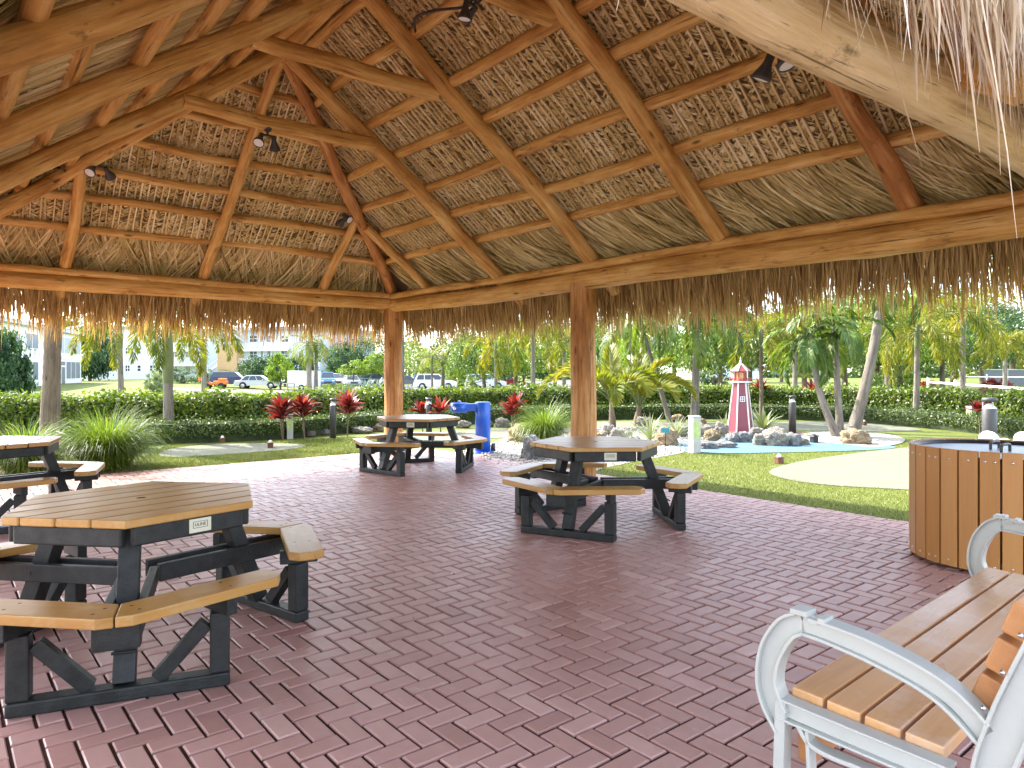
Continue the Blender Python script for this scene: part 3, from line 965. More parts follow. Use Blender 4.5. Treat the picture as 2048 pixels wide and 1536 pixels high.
tA = PW(RUN + .1, 3.5); 
spot_pair(tuple(PW(RUN + .1, 3.35, zz(.69) - .21)), 'twin spotlight hanging from the middle of the lowest tie beam', .6)
spot_pair(on_ray(200, 318, 8.2), 'twin spotlight with loose black cable beside the left hip rafter', 1.1, ((-.3, .5), (.5, .8)))
spot_pair(on_ray(690, 420, 10.4), 'twin spotlight on the far corner hip rafter where conduit ends', 1.4, ((-.9, .3), (.9, .1)))
spot_pair(on_ray(942, -12, 6.0), 'single visible spotlight lens at the top edge near the ridge', 1.0, ((.15, 0), (1.2, .7)))
spot_pair(on_ray(1550, 66, 4.05), 'twin spotlight on the pale near eave log with both lenses down', 1.5, ((-.3, .2), (.35, .25)))


def cable(pts, r, label, name='conduit'):
    mb = MB(); tube(mb, smoothpoly(pts, 5, False), r, 6)
    return tag(mb.build(name, M['black']), label, 'conduit', 'black electric conduits in the roof')


q = TK[2]
cable([PW(q * RUN - .06, b, zz(q) + .09 + .01 * math.sin(b * 3)) for b in np.linspace(1.7, 5.2, 9)], .011, 'black conduit running along a purlin of the far slope')
cable([PW(q * RUN + .02, 4.95, zz(q) + .02), PW(q * RUN + .2, 5.05, zz(q) + .03), PW(q * RUN + .5, 5.1, zz(q) + .1), PW(q * RUN + 1.0, 5.25, zz(q) + .06)], .012, 'loose black cable looping past the left hip rafter')
q = TK[5]
cable([PW(L_ - RUN - 1.5 + i * .22, q * W_ / 2 + .16 + .14 * math.sin(i * 1.3), zz(q) + .02) for i in range(7)], .012, 'black conduit sagging below a high purlin of the right slope')

# ================================================================== PICNIC TABLES
def text_obj(s, size, mat, parent, M_, name='lettering', ext=.0006):
    cu = bpy.data.curves.new('txt', 'FONT'); cu.body = s; cu.size = size; cu.align_x = 'CENTER'; cu.align_y = 'CENTER'; cu.extrude = ext
    to = bpy.data.objects.new('txt', cu); COL.objects.link(to)
    dg = bpy.context.evaluated_depsgraph_get()
    me = bpy.data.meshes.new_from_object(to.evaluated_get(dg))
    bpy.data.objects.remove(to)
    o = bpy.data.objects.new(name, me); COL.objects.link(o)
    me.materials.clear(); me.materials.append(mat)
    o.parent = parent; o.matrix_local = M_
    return o


RT, RJ, HS, RS, LS = .628, 1.018, .455, .70, .43


def rot2(p, a):
    c, s = math.cos(a), math.sin(a)
    p = np.asarray(p, float)
    return np.stack([p[..., 0] * c - p[..., 1] * s, p[..., 0] * s + p[..., 1] * c], -1)


def clip_poly(poly, n, d):
    """keep the part of poly with dot(p,n) <= d"""
    out = []
    for i in range(len(poly)):
        a, b = poly[i], poly[(i + 1) % len(poly)]
        fa, fb = np.dot(a, n) - d, np.dot(b, n) - d
        if fa <= 0: out.append(a)
        if fa * fb < 0: out.append(a + (b - a) * fa / (fa - fb))
    return np.array(out)


def picnic_table(label, x, y, t):
    T = thing('picnic_table', label, 'picnic table', (x, y, 0), t, 'six seat picnic tables on the brick patio')
    hexa = np.array([[RT * math.cos(i * pi / 3), RT * math.sin(i * pi / 3)] for i in range(6)])
    nrm = np.array([math.cos(pi / 6), math.sin(pi / 6)]); ap = RT * math.cos(pi / 6)
    mb = MB(); npl = 7; w = 2 * ap / npl
    for k in range(npl):
        a0 = -ap + k * w + .0055; a1 = -ap + (k + 1) * w - .0055
        pl = clip_poly(clip_poly(hexa, nrm, a1), -nrm, -a0)
        prism(mb, pl, .721, .76, axis=pi / 6 + pi / 2)
    top = mb.build('tabletop', M['top'], T, bevel=.006)
    mb = MB(); lathe(mb, [(0, .7612), (.019, .7612), (.024, .7605)], 16)
    mb.build('hole_shade_disc', M['hole'], T)  # dark disc on the uncut top, painting the shade of a hole
    mb = MB()
    ra = RT - .045
    for i in range(6):
        a, b = i * pi / 3, (i + 1) * pi / 3
        p = np.array([ra * math.cos(a), ra * math.sin(a), .676]); q = np.array([ra * math.cos(b), ra * math.sin(b), .676])
        d = unit(q - p)
        beam(mb, p + d * .019, q - d * .019, .04, .088)
    mb.build('apron', M['frame'], T, bevel=.009)
    for i in range(3):
        th = i * 2 * pi / 3
        er = np.array([math.cos(th), math.sin(th), 0]); et = np.array([-er[1], er[0], 0]); ez = np.array([0, 0, 1.])
        mb = MB(); beam(mb, er * (RS - .01) + ez * .062, er * .44 + ez * .72, .088, .088, up=er)
        # bolts
        for zz_, r_ in ((.2, .70), (.36, .62), (.66, .50)):
            p = er * (r_ + .0) + ez * zz_
            tube(mb, [p + et * .05, p - et * .05], .008, 6)
        mb.build('leg', M['frame'], T, bevel=.009)
        mb = MB()
        for s in (-1, 1):
            beam(mb, er * .06 + et * s * .066 + ez * .363, er * .905 + et * s * .066 + ez * .363, .04, .092)
        beam(mb, er * .925 + ez * .355 - et * .088, er * .925 + ez * .355 + et * .088, .075, .105)
        tube(mb, [er * .58 + et * .09 + ez * .36, er * .58 - et * .09 + ez * .36], .009, 6)
        mb.build('arm', M['frame'], T, bevel=.009)
        mb = MB(); beam(mb, er * RS + et * -LS + ez * .032, er * RS + et * LS + ez * .032, .09, .06)
        mb.build('skid', M['frame'], T, bevel=.009)
        for s in (-1, 1):
            mb = MB()
            c = er * (RS - .0) + et * s * (LS - .043)
            beam(mb, c + ez * .063, c + ez * .335, .085, .085, up=er)
            mb.build('post', M['frame'], T, bevel=.009)
            na = th + s * pi / 6; nv = np.array([math.cos(na), math.sin(na), 0])
            mb = MB(); beam(mb, c - nv * .10 + ez * .372, c + nv * .105 + ez * .372, .05, .075)
            mb.build('seat_support', M['frame'], T, bevel=.004)
            mb = MB(); beam(mb, er * (RS - .005) + et * s * (LS - .10) + ez * .285, er * (RS - .005) + et * s * .13 + ez * .068, .062, .058, up=er)
            mb.build('brace', M['frame'], T, bevel=.004)
            # seat plank
            ro, ri = .915, .728
            ev = np.array([-nv[1], nv[0], 0]) * s
            tn = math.tan(pi / 6); g = .003
            pts = [(-ri * tn + g, ri), (.265 - .045, ri), (.265, ri + .05), (.265, ro - .06), (.265 - .05, ro), (-.28, ro)]
            # chamfered mitre at the arm
            rj = RJ
            so = (rj - ro * math.cos(pi / 6)) / -math.sin(pi / 6)                # where the chord meets the outer edge
            sm = -rj * math.sin(pi / 6); nm = rj * math.cos(pi / 6)
            pts[-1] = (so, ro); pts.append((sm + g, nm))
            pl = np.array([(ev * a + nv * b)[:2] for a, b in pts])
            if s < 0: pl = pl[::-1]
            mb = MB(); prism(mb, pl, HS - .045, HS, axis=math.atan2(ev[1], ev[0]))
            seat = mb.build('seat', M['top'], T, bevel=.006)
            mb = MB()
            for a, b in ((-.40, .79), (-.40, .86), (0, .78), (0, .86)):
                p = ev * a + nv * b
                lathe(mb, [(0, HS + .0008), (.006, HS + .0008), (.008, HS + .0002)], 8, c=(p[0], p[1], 0))
            mb.build('screws', M['black'], seat)
    # maker's plate on the apron
    a = pi / 6
    c = np.array([math.cos(a), math.sin(a)]) * ((RT - .045) * math.cos(pi / 6) + .0215)
    ev = np.array([-math.sin(a), math.cos(a)])
    c = c + ev * .04
    mb = MB(); beam(mb, np.r_[c - ev * .055, .68], np.r_[c + ev * .055, .68], .003, .066)
    pl = mb.build('maker_plate', M['cream'], T)
    Mx = Matrix.Translation((c[0] + math.cos(a) * .0022, c[1] + math.sin(a) * .0022, .684)) @ Matrix.Rotation(a + pi / 2, 4, 'Z') @ Matrix.Rotation(pi / 2, 4, 'X')
    text_obj('ULINE', .021, M['ink'], pl, Mx)
    mb = MB()
    nv = np.array([math.cos(a), math.sin(a), 0])
    for s in (-1, 1):
        beam(mb, np.r_[c - ev * .036, .684 + s * .015] + nv * .0022, np.r_[c + ev * .036, .684 + s * .015] + nv * .0022, .001, .002)
        beam(mb, np.r_[c + ev * s * .036, .669] + nv * .0022, np.r_[c + ev * s * .036, .699] + nv * .0022, .001, .002, up=ev.tolist() + [0])
    mb.build('logo_frame', M['ink'], pl)
    return T


t1 = picnic_table('nearest hexagonal picnic table, orange tan slats and charcoal frame at left', -1.9598, 3.7556, -1.184)


def table_copy(label, x, y, t):
    return dup(t1, label, None, (x, y, 0), t)


table_copy('hexagonal picnic table in the middle of the patio, before the second log post', .7928, 6.754, -2.0357)
table_copy('farthest picnic table, beside the corner post and blue fountain', -1.3751, 10.4163, -2.2423)
table_copy('picnic table cut by the left picture edge, before the tall grass', -5.0, 6.8, rad(173.4))

# ================================================================== BENCH
BA = math.atan2(1.335, 1.493)
BO = (.846, 2.20)
bench = thing('park_bench', 'park bench of stained timber slats with grey white cast metal arms', 'bench', (BO[0], BO[1], 0), BA)
# local: x along the bench, y = -v (v runs backward from the seat front)
BLEN = 2.0


def BP(u, v, z):
    return np.array([u, -v, z])


ups = unit(np.array([0, -.06, 1.0]))
for k in range(4):
    v = .068 + k * .1075
    zt = .458 - .055 * (v - .068)
    mb = MB(); beam(mb, BP(0, v, zt - .02), BP(BLEN, v, zt - .02), .096, .042, up=ups)
    o = mb.build('seat_slat', M['cedar'], bench, bevel=.005)
bd = unit(np.array([0, -.075, .2]))                       # lean of the back
for k, (v, z) in enumerate(((.533, .612), (.568, .712), (.604, .812))):
    mb = MB()
    beam(mb, BP(0, v, z), BP(BLEN, v, z), .055, .088, up=bd)
    mb.build('back_slat', M['cedar_end'], bench, bevel=.005)
mb = MB(); beam(mb, BP(.0, .062, .288), BP(BLEN, .062, .288), .045, .092)
mb.build('front_rail', M['cedar_end'], bench, bevel=.005)


def strip(mb, path, th, w, u, n_sub=5):
    """band along path (v,z), th thick in the plane, w wide across, centred on u"""
    P = smoothpoly(path, n_sub, False) if len(path) > 2 else np.asarray(path, float)
    T = np.gradient(P, axis=0); T /= np.linalg.norm(T, axis=1)[:, None]
    N = np.c_[-T[:, 1], T[:, 0]]
    th = np.broadcast_to(np.asarray(th, float), (len(path),)); thf = np.interp(np.linspace(0, 1, len(P)), np.linspace(0, 1, len(path)), th)
    A = P + N * thf[:, None] / 2; B = P - N * thf[:, None] / 2
    m = len(P); V = []
    for s in (-1, 1):
        for Q in (A, B):
            V += [BP(u + s * w / 2, q[0], q[1]) for q in Q]
    k = np.arange(m - 1)
    f = [np.c_[k, k + 1, k + 1 + m, k + m], np.c_[2 * m + k, 3 * m + k, 3 * m + k + 1, 2 * m + k + 1],
         np.c_[k, 2 * m + k, 2 * m + k + 1, k + 1], np.c_[m + k, m + k + 1, 3 * m + k + 1, 3 * m + k]]
    mb.add(V, f)
    mb.add([V[0], V[m], V[3 * m], V[2 * m]], [np.array([[0, 1, 2, 3]])])
    mb.add([V[m - 1], V[2 * m - 1], V[4 * m - 1], V[3 * m - 1]], [np.array([[3, 2, 1, 0]])])


def end_frame(u):
    mb = MB()
    # channel section: thin web with proud flanges on both faces
    arm = [(.012, .345), (-.022, .40), (-.034, .48), (-.018, .575), (.03, .655), (.075, .683)]
    strip(mb, arm, [.05, .062, .066, .066, .06, .055], .018, u)
    strip(mb, [(.000, .33), (-.046, .40), (-.064, .48), (-.048, .585), (.004, .672), (.06, .708)], .010, .06, u)
    strip(mb, [(.03, .40), (.004, .45), (-.004, .49), (.012, .56), (.05, .628), (.082, .652)], .010, .06, u)
    top = [(.075, .683), (.15, .672), (.27, .655), (.40, .622), (.48, .585), (.545, .525)]
    strip(mb, top, [.06, .056, .054, .052, .05, .05], .018, u)
    strip(mb, [(.128, .700), (.20, .694), (.28, .683), (.40, .653), (.485, .615), (.555, .556)], .010, .062, u)
    strip(mb, [(.08, .650), (.15, .645), (.27, .626), (.39, .595), (.46, .56), (.53, .50)], .010, .05, u)
    # lug with the socket at the front of the arm
    for a, b, c, d in ((.045, .705, .098, .722), (.098, .690, .13, .704), (.128, .698, .15, .713)):
        box(mb, (u - .031, -c, b), (u + .031, -a, d))
    # seat bearer and legs
    strip(mb, [(.0, .408), (.2, .398), (.47, .386)], .052, .018, u)
    strip(mb, [(.0, .434), (.2, .424), (.47, .412)], .008, .056, u)
    strip(mb, [(.0, .376), (.2, .368), (.47, .358)], .008, .056, u)
    strip(mb, [(.012, .43), (.008, .3), (.002, .15), (-.01, .012)], .034, .05, u)
    strip(mb, [(.066, .372), (.10, .330), (.17, .318), (.25, .318), (.36, .30), (.43, .22), (.46, .10)], .014, .045, u)
    strip(mb, [(.092, .375), (.098, .25), (.094, .2)], .012, .045, u)
    # rear upright, from foot to the top of the back
    strip(mb, [(.60, .012), (.575, .15), (.552, .30), (.556, .43), (.596, .57), (.64, .70), (.69, .86)], [.06, .062, .068, .078, .076, .07, .05], .018, u)
    strip(mb, [(.572, .012), (.545, .15), (.516, .30), (.520, .44), (.558, .585), (.604, .715), (.664, .87)], .010, .062, u)
    strip(mb, [(.628, .012), (.605, .15), (.586, .30), (.592, .42), (.634, .555), (.676, .685), (.716, .85)], .010, .062, u)
    for v in (-.01, .60):
        box(mb, (u - .035, -v - .04, .0), (u + .035, -v + .04, .016))
    o = mb.build('end_frame', M['castalu'], bench, bevel=.003)
    for v, z in ((.545, .60), (.585, .70), (.622, .80)):
        mb = MB(); lathe(mb, [(0, .006), (.005, .005), (.007, 0)], 8, M=Matrix.Translation((u - .034 if u < 1 else u + .03, -v, z)) @ Matrix.Rotation(-pi / 2 if u < 1 else pi / 2, 4, 'Y'))
        mb.build('bolt', M['steel'], o)
    for v in (.07, .17, .28, .39):
        mb = MB(); lathe(mb, [(0, -.01), (.008, -.01), (.008, 0)], 8, c=(u, -v, .372 - .02 * v))
        mb.build('bolt', M['steel'], o)


end_frame(-.032)
end_frame(BLEN + .032)

# ================================================================== ROUND SLATTED BIN
bin_ = thing('round_bin', 'wide round bin of orange brown upright slats with grey blue lid', 'bin', (3.66, 5.36, 0))
NB = 28
for k in range(NB):
    a = k * 2 * pi / NB
    Mz = Matrix.Rotation(a, 4, 'Z')
    mb = MB()
    sl = MB(); beam(sl, (.565, 0, .03), (.565, 0, .87), .117, .03, up=(1, 0, 0), rn=(k * .618) % 1 * 1.6 - .4)
    mb.merge(sl, Mz)
    s = mb.build('slat', M['slat'], bin_, bevel=.004)
    mb = MB()
    for z in (.80, .075):
        for dy in ((-.028, .028) if k % 3 == 0 else (0,)):
            lathe(mb, [(0, .005), (.006, .004), (.009, 0)], 8, M=Mz @ Matrix.Translation((.5805, dy, z)) @ Matrix.Rotation(pi / 2, 4, 'Y'))
    mb.build('bolts', M['steel'], s)
mb = MB()
for z0, z1 in ((.82, .86), (.06, .10), (.45, .48)):
    lathe(mb, [(.53, z0), (.549, z0), (.549, z1), (.53, z1), (.53, z0)], 56)
lathe(mb, [(.0, .02), (.535, .02), (.535, .84), (.525, .84), (.525, .03), (0, .03)], 48)
mb.build('liner', M['black'], bin_)
mb = MB()
for k in range(NB):
    a = (k + .5) * 2 * pi / NB
    Mz = Matrix.Rotation(a, 4, 'Z')
    sl = MB(); beam(sl, (.556, 0, .825), (.556, 0, .862), .018, .006, up=(1, 0, 0)); mb.merge(sl, Mz)
mb.build('rim_brackets', M['steel'], bin_)
mb = MB(); lathe(mb, [(0, .842), (.30, .840), (.53, .834), (.545, .825)], 48)
lid = mb.build('lid', M['lid'], bin_)
for yy in (-.2, .2):
    mb = MB()
    tube(mb, smoothpoly([(-.075, yy, .832), (-.075, yy, .875), (-.06, yy, .892), (0, yy, .896), (.06, yy, .892), (.075, yy, .875), (.075, yy, .832)], 4, False), .011, 8)
    # turned so that the grips face the camera
    o = mb.build('lid_handle', M['darkgrey'], lid)
    o.matrix_local = Matrix.Rotation(.62, 4, 'Z') @ Matrix.Rotation(-pi / 2 * 0, 4, 'Z')
    o.location = (-.18 if yy < 0 else .12, -.02 if yy < 0 else -.13, 0)

# ================================================================== SMALL COURSE FURNITURE
def bollard(px, d, label, dia=.165, h=.88):
    t = thing('bollard_light', label, 'bollard light', (X(px, d), d, -.02), 0, 'dark bollard lights')
    r = dia / 2
    mb = MB(); lathe(mb, [(0, 0), (r, 0), (r, h - .15), (r * .96, h - .145), (0, h - .145)], 24); mb.build('shaft', M['darkgrey'], t)
    mb = MB(); lathe(mb, [(r * .97, h - .147), (r * .35, h - .085), (r * .2, h - .075), (0, h - .07)], 20); mb.build('reflector', M['lens'], t)
    mb = MB()
    for k in range(3):
        a = k * 2.1 + .4
        tube(mb, [(r * .85 * math.cos(a), r * .85 * math.sin(a), h - .145), (r * .85 * math.cos(a), r * .85 * math.sin(a), h - .05)], .007, 6)
    mb.build('struts', M['clear'], t)
    mb = MB(); lathe(mb, [(0, h - .052), (r * 1.03, h - .052), (r * 1.05, h - .02), (r * .9, h), (0, h + .004)], 24); mb.build('cap', M['darkgrey'], t)
    return t


bollard(666, 15.3, 'bollard light between the two red cordylines left of the corner post', .135, .86)
bollard(858, 16.6, 'bollard light seen over the farthest picnic table', .14, .82)
bollard(1585, 16.5, 'bollard light just right of the red lighthouse', .16, .88)
bollard(1979, 9.6, 'thick near bollard light behind the round bin', .178, 1.09)


def hole_post(px, py, h, w, label, rz=.35):
    x, y = G(px, py, -.02)
    t = thing('hole_marker', label, 'golf hole marker', (x, y, -.02), rz, 'white golf hole marker posts')
    mb = MB(); box(mb, (-w / 2, -w / 2, 0), (w / 2, w / 2, h)); mb.build('post', M['offwhite'], t, bevel=.004)
    mb = MB()
    box(mb, (-w / 2 - .008, -w / 2 - .008, h + .001), (w / 2 + .008, w / 2 + .008, h + .03))
    mb.build('cap', M['offwhite'], t, bevel=.008)
    for k, (sx, sy) in enumerate(((0, -1), (-1, 0))):
        mb = MB()
        if sy:
            box(mb, (-w * .42, -w / 2 - .003, h * .42), (w * .42, -w / 2 - .0005, h * .88))
        else:
            box(mb, (-w / 2 - .003, -w * .42, h * .42), (-w / 2 - .0005, w * .42, h * .88))
        mb.build('panel', M['limegreen'], t)
    return t


hole_post(580, 878, .50, .125, 'white marker post before the leftmost red cordyline')
hole_post(1389, 906, .63, .155, 'tall white marker post at the turf edge left of the pond')
hole_post(1942, 862, .57, .15, 'white marker post before the hedge at right, left of the near bollard')


def tee_light(px, py, label):
    x, y = G(px, py, -.02)
    t = thing('tee_marker', label, 'tee marker', (x, y, -.02), .3, 'little brown tee markers on the turf')
    mb = MB(); box(mb, (-.05, -.05, 0), (.05, .05, .085)); box(mb, (-.056, -.056, .0855), (.056, .056, .105)); mb.build('block', M['brown'], t, bevel=.004)
    mb = MB(); lathe(mb, [(.03, .105), (.034, .125), (.02, .145), (0, .15)], 12); mb.build('ball', M['white'], t)


tee_light(541, 896, 'brown tee marker on the left green, nearer the patio')
tee_light(445, 886, 'brown tee marker before the low hedge at left')
tee_light(1558, 927, 'brown tee marker at the tip of the near green')
tee_light(1728, 851, 'brown tee marker behind the boulder under the leaning palm')

# black pump lantern in the pond
x, y = G(1628, 884)
t = thing('pond_lantern', 'small black lantern standing at the edge of the blue pond', 'lantern', (x, y, -.01), .3)
mb = MB(); box(mb, (-.06, -.06, 0), (.06, .06, .12)); mb.build('body', M['black'], t, bevel=.006)
mb = MB(); lathe(mb, [(.10, .12), (.085, .145), (.03, .165), (0, .17)], 8, smooth=False); mb.build('hood', M['black'], t)

# teal sign on a stake
x, y = G(1330, 907, -.02)
t = thing('plant_sign', 'small teal plant sign on a thin dark stake in the gravel', 'sign', (x, y, -.02), -.1)
mb = MB(); tube(mb, [(0, 0, 0), (.008, 0, .38)], .008, 6); mb.build('stake', M['black'], t)
mb = MB(); beam(mb, (-.07, -.012, .41), (.075, -.012, .405), .006, .085); mb.build('plate', M['cyan'], t)

# white dish lamps behind the bin
for (px, d, z, dd, lab) in ((1978, 8.2, .66, .105, 'tilted white dish lamp rising behind the bin lid'), (2010, 8.6, .56, .08, 'small white dish lamp peeping over the bin rim'), (2048, 8.2, .65, .105, 'white dish lamp at the right picture edge behind the bin')):
    t = thing('dish_lamp', lab, 'garden lamp', (X(px, d), d, -.02), 0, 'white dish lamps behind the bin')
    mb = MB(); tube(mb, [(0, 0, 0), (0, 0, z)], .012, 6); mb.build('stem', M['cream'], t)
    mb = MB(); lathe(mb, [(0, -.02), (dd * .6, -.015), (dd, .0), (dd, .012), (dd * .5, .02), (0, .022)], 20, M=Matrix.Translation((0, 0, z)) @ Matrix.Rotation(-.5, 4, 'Y') @ Matrix.Rotation(.95, 4, 'X'))
    mb.build('dish', M['white'], t)

# drinking fountain
x, y = G(965, 905)
t = thing('drinking_fountain', 'bright blue outdoor drinking fountain with a round bowl on an arm', 'drinking fountain', (x, y + .13, 0), .12)
mb = MB(); lathe(mb, [(0, 0), (.135, 0), (.135, .872), (.13, .88), (0, .882)], 32); mb.build('pedestal', M['blue'], t)
mb = MB(); lathe(mb, [(.135, 0), (.2, .0), (.2, .012), (.137, .014)], 32); mb.build('base_flange', M['blue'], t)
mb = MB(); beam(mb, (-.12, -.0, .79), (-.36, -.0, .79), .13, .125); mb.build('arm', M['blue'], t, bevel=.01)
bx = -.42
mb = MB(); lathe(mb, [(0, .70), (.12, .70), (.145, .715), (.145, .865), (.135, .868), (.125, .855), (.03, .835), (0, .834)], 32, c=(bx, 0, 0)); bowl = mb.build('bowl', M['blue'], t)
mb = MB(); lathe(mb, [(0, .02), (.025, .018), (.03, 0)], 14, M=Matrix.Translation((bx - .085, -.117, .775)) @ Matrix.Rotation(pi / 2, 4, 'X') @ Matrix.Rotation(-.6, 4, 'Y')); mb.build('push_button', M['chrome'], bowl)
mb = MB(); tube(mb, smoothpoly([(bx + .03, .02, .84), (bx + .03, .02, .885), (bx + .01, .0, .90), (bx - .02, -.01, .895)], 4, False), .008, 6); mb.build('spout', M['chrome'], bowl)
mb = MB(); lathe(mb, [(0, 0), (.045, 0), (.045, .14), (0, .145)], 14, c=(.19, .08, 0)); mb.build('valve_box', M['darkgrey'], t)

# ================================================================== LIGHTHOUSE
x, y = G(1488, 866)
lh = thing('model_lighthouse', 'red wooden garden lighthouse with white corner trim on the pond rocks', 'lighthouse', (x, y + .25, -.02), rad(-90 - 5))
NS = 6
hb, ht_ = .02, 1.18
rb, rt = .30, .165
def octa(r, z, n=NS, ph=pi / 6):
    return [(r * math.cos(ph + i * 2 * pi / n), r * math.sin(ph + i * 2 * pi / n), z) for i in range(n)]
mb = MB(); A, B = octa(rb, hb), octa(rt, ht_)
i = np.arange(NS); mb.add(A + B, [np.c_[i, (i + 1) % NS, (i + 1) % NS + NS, i + NS], (np.arange(NS) + NS)[None]])
tower = mb.build('tower', M['red'], lh)
mb = MB()
for p, q in zip(A, B):
    p = np.array(p); q = np.array(q); e = unit([p[0], p[1], 0])
    beam(mb, p + e * .002, q + e * .002, .027, .02, up=e)
beam_ring = octa(rb + .012, hb + .015)
mb.build('corner_trim', M['white'], lh)
mb = MB(); A2, B2 = octa(rb + .02, 0), octa(rb + .014, .045)
mb.add(A2 + B2, [np.c_[i, (i + 1) % NS, (i + 1) % NS + NS, i + NS], (np.arange(NS) + NS)[None]]); mb.build('base_board', M['redroof'], lh)
mb = MB()
def slab(r, z0, z1):
    a, b = octa(r, z0), octa(r, z1)
    mb.add(a + b, [np.c_[i, (i + 1) % NS, (i + 1) % NS + NS, i + NS], (np.arange(NS) + NS)[None], np.arange(NS)[::-1][None]])
slab(.265, ht_, ht_ + .03); gal = mb.build('gallery', M['white'], lh)
mb = MB()
ring = octa(.25, 0, 16, 0)
for p in ring:
    tube(mb, [(p[0], p[1], ht_ + .031), (p[0], p[1], ht_ + .10)], .007, 5)
for k in range(16):
    p, q = ring[k], ring[(k + 1) % 16]
    tube(mb, [(p[0], p[1], ht_ + .10), (q[0], q[1], ht_ + .10)], .008, 5)
mb.build('railing', M['redroof'], gal)
mb = MB(); slab(.135, ht_ + .031, ht_ + .065); slab(.14, ht_ + .235, ht_ + .265)
for p in octa(.128, 0):
    beam(mb, (p[0], p[1], ht_ + .065), (p[0], p[1], ht_ + .235), .028, .028)
lan = mb.build('lantern_room', M['redroof'], lh)
mb = MB(); a, b = octa(.112, ht_ + .066), octa(.112, ht_ + .234)
mb.add(a + b, [np.c_[i, (i + 1) % NS, (i + 1) % NS + NS, i + NS]]); mb.build('panes', M['amber'], lan)
mb = MB(); a = octa(.225, ht_ + .265); b = octa(.03, ht_ + .44)
mb.add(a + b, [np.c_[i, (i + 1) % NS, (i + 1) % NS + NS, i + NS], np.arange(NS)[::-1][None]]); rf = mb.build('roof', M['redroof'], lh)
mb = MB()
for p, q in zip(a, b):
    p = np.array(p); q = np.array(q); e = unit([p[0], p[1], .6])
    beam(mb, p + e * .004, q + e * .004, .026, .012, up=e)
mb.build('roof_trim', M['white'], rf)
mb = MB(); lathe(mb, [(.035, ht_ + .435), (.03, ht_ + .46), (.012, ht_ + .475), (.025, ht_ + .50), (.012, ht_ + .53), (.005, ht_ + .60), (0, ht_ + .61)], 12); mb.build('finial', M['white'], lh)
# window on the front face
fz = .80
rr = (rb + (rt - rb) * (fz / 1.18)) * math.cos(pi / 6) + .006
mb = MB(); box(mb, (rr - .004, -.05, fz - .05), (rr + .006, .05, fz + .05)); w_ = mb.build('window', M['glass'], lh)
mb = MB()
for (y0, y1, z0, z1) in ((-.058, .058, .045, .06), (-.058, .058, -.06, -.045), (-.058, -.044, -.06, .06), (.044, .058, -.06, .06), (-.006, .006, -.045, .045), (-.044, .044, -.006, .006)):
    box(mb, (rr + .004, y0, fz + z0), (rr + .014 + .001 * abs(z0), y1, fz + z1))
mb.build('window_frame', M['white'], w_)

# ================================================================== ROCKS
def rock_mesh(seed, sub=4):
    import bmesh
    bm = bmesh.new(); bmesh.ops.create_icosphere(bm, subdivisions=sub, radius=1)
    o = Vector((seed * 13.7, seed * 5.1, seed * 2.3))
    for v in bm.verts:
        d = v.co.normalized()
        k = 1 + .34 * mnoise.noise(d * 1.1 + o) + .20 * mnoise.noise(d * 2.6 + o) + .12 * mnoise.noise(d * 6 + o)
        c = mnoise.cell(d * 2.2 + o)
        v.co = d * (k * (1 + .09 * c) - .10 * max(0, mnoise.noise(d * 11 + o)))
        if v.co.z < -.55: v.co.z = -.55
    me = bpy.data.meshes.new('rock'); bm.to_mesh(me); bm.free()
    for p in me.polygons: p.use_smooth = True
    return me


RMESH = {}
for k in range(5):
    for m_ in ('coral', 'greystone', 'tanstone'):
        me = rock_mesh(k + 1) if (k, 'coral') not in RMESH else RMESH[(k, 'coral')].copy()
        me.materials.clear(); me.materials.append(M[m_]); RMESH[(k, m_)] = me


def rock(px, py, w, h, m_, label, cat='rock', dep=None):
    """px,py: middle of the visible foot; w,h in pixels of the photograph"""
    x, y = G(px, py)
    s = y / F
    o = bpy.data.objects.new('rock', RMESH[(R.randrange(5), m_)]); COL.objects.link(o)
    sx, sz = w * s / 2 / 1.05, h * s / 1.5
    sy = (sx + sz) / 2 if dep is None else dep
    o.scale = (sx, sy, sz); o.rotation_euler = (R.uniform(-.15, .15), R.uniform(-.15, .15), R.uniform(-.5, .5))
    o.location = (x, y + sy * .8, sz * .42)
    return tag(o, label, cat, 'limestone rocks in the garden')


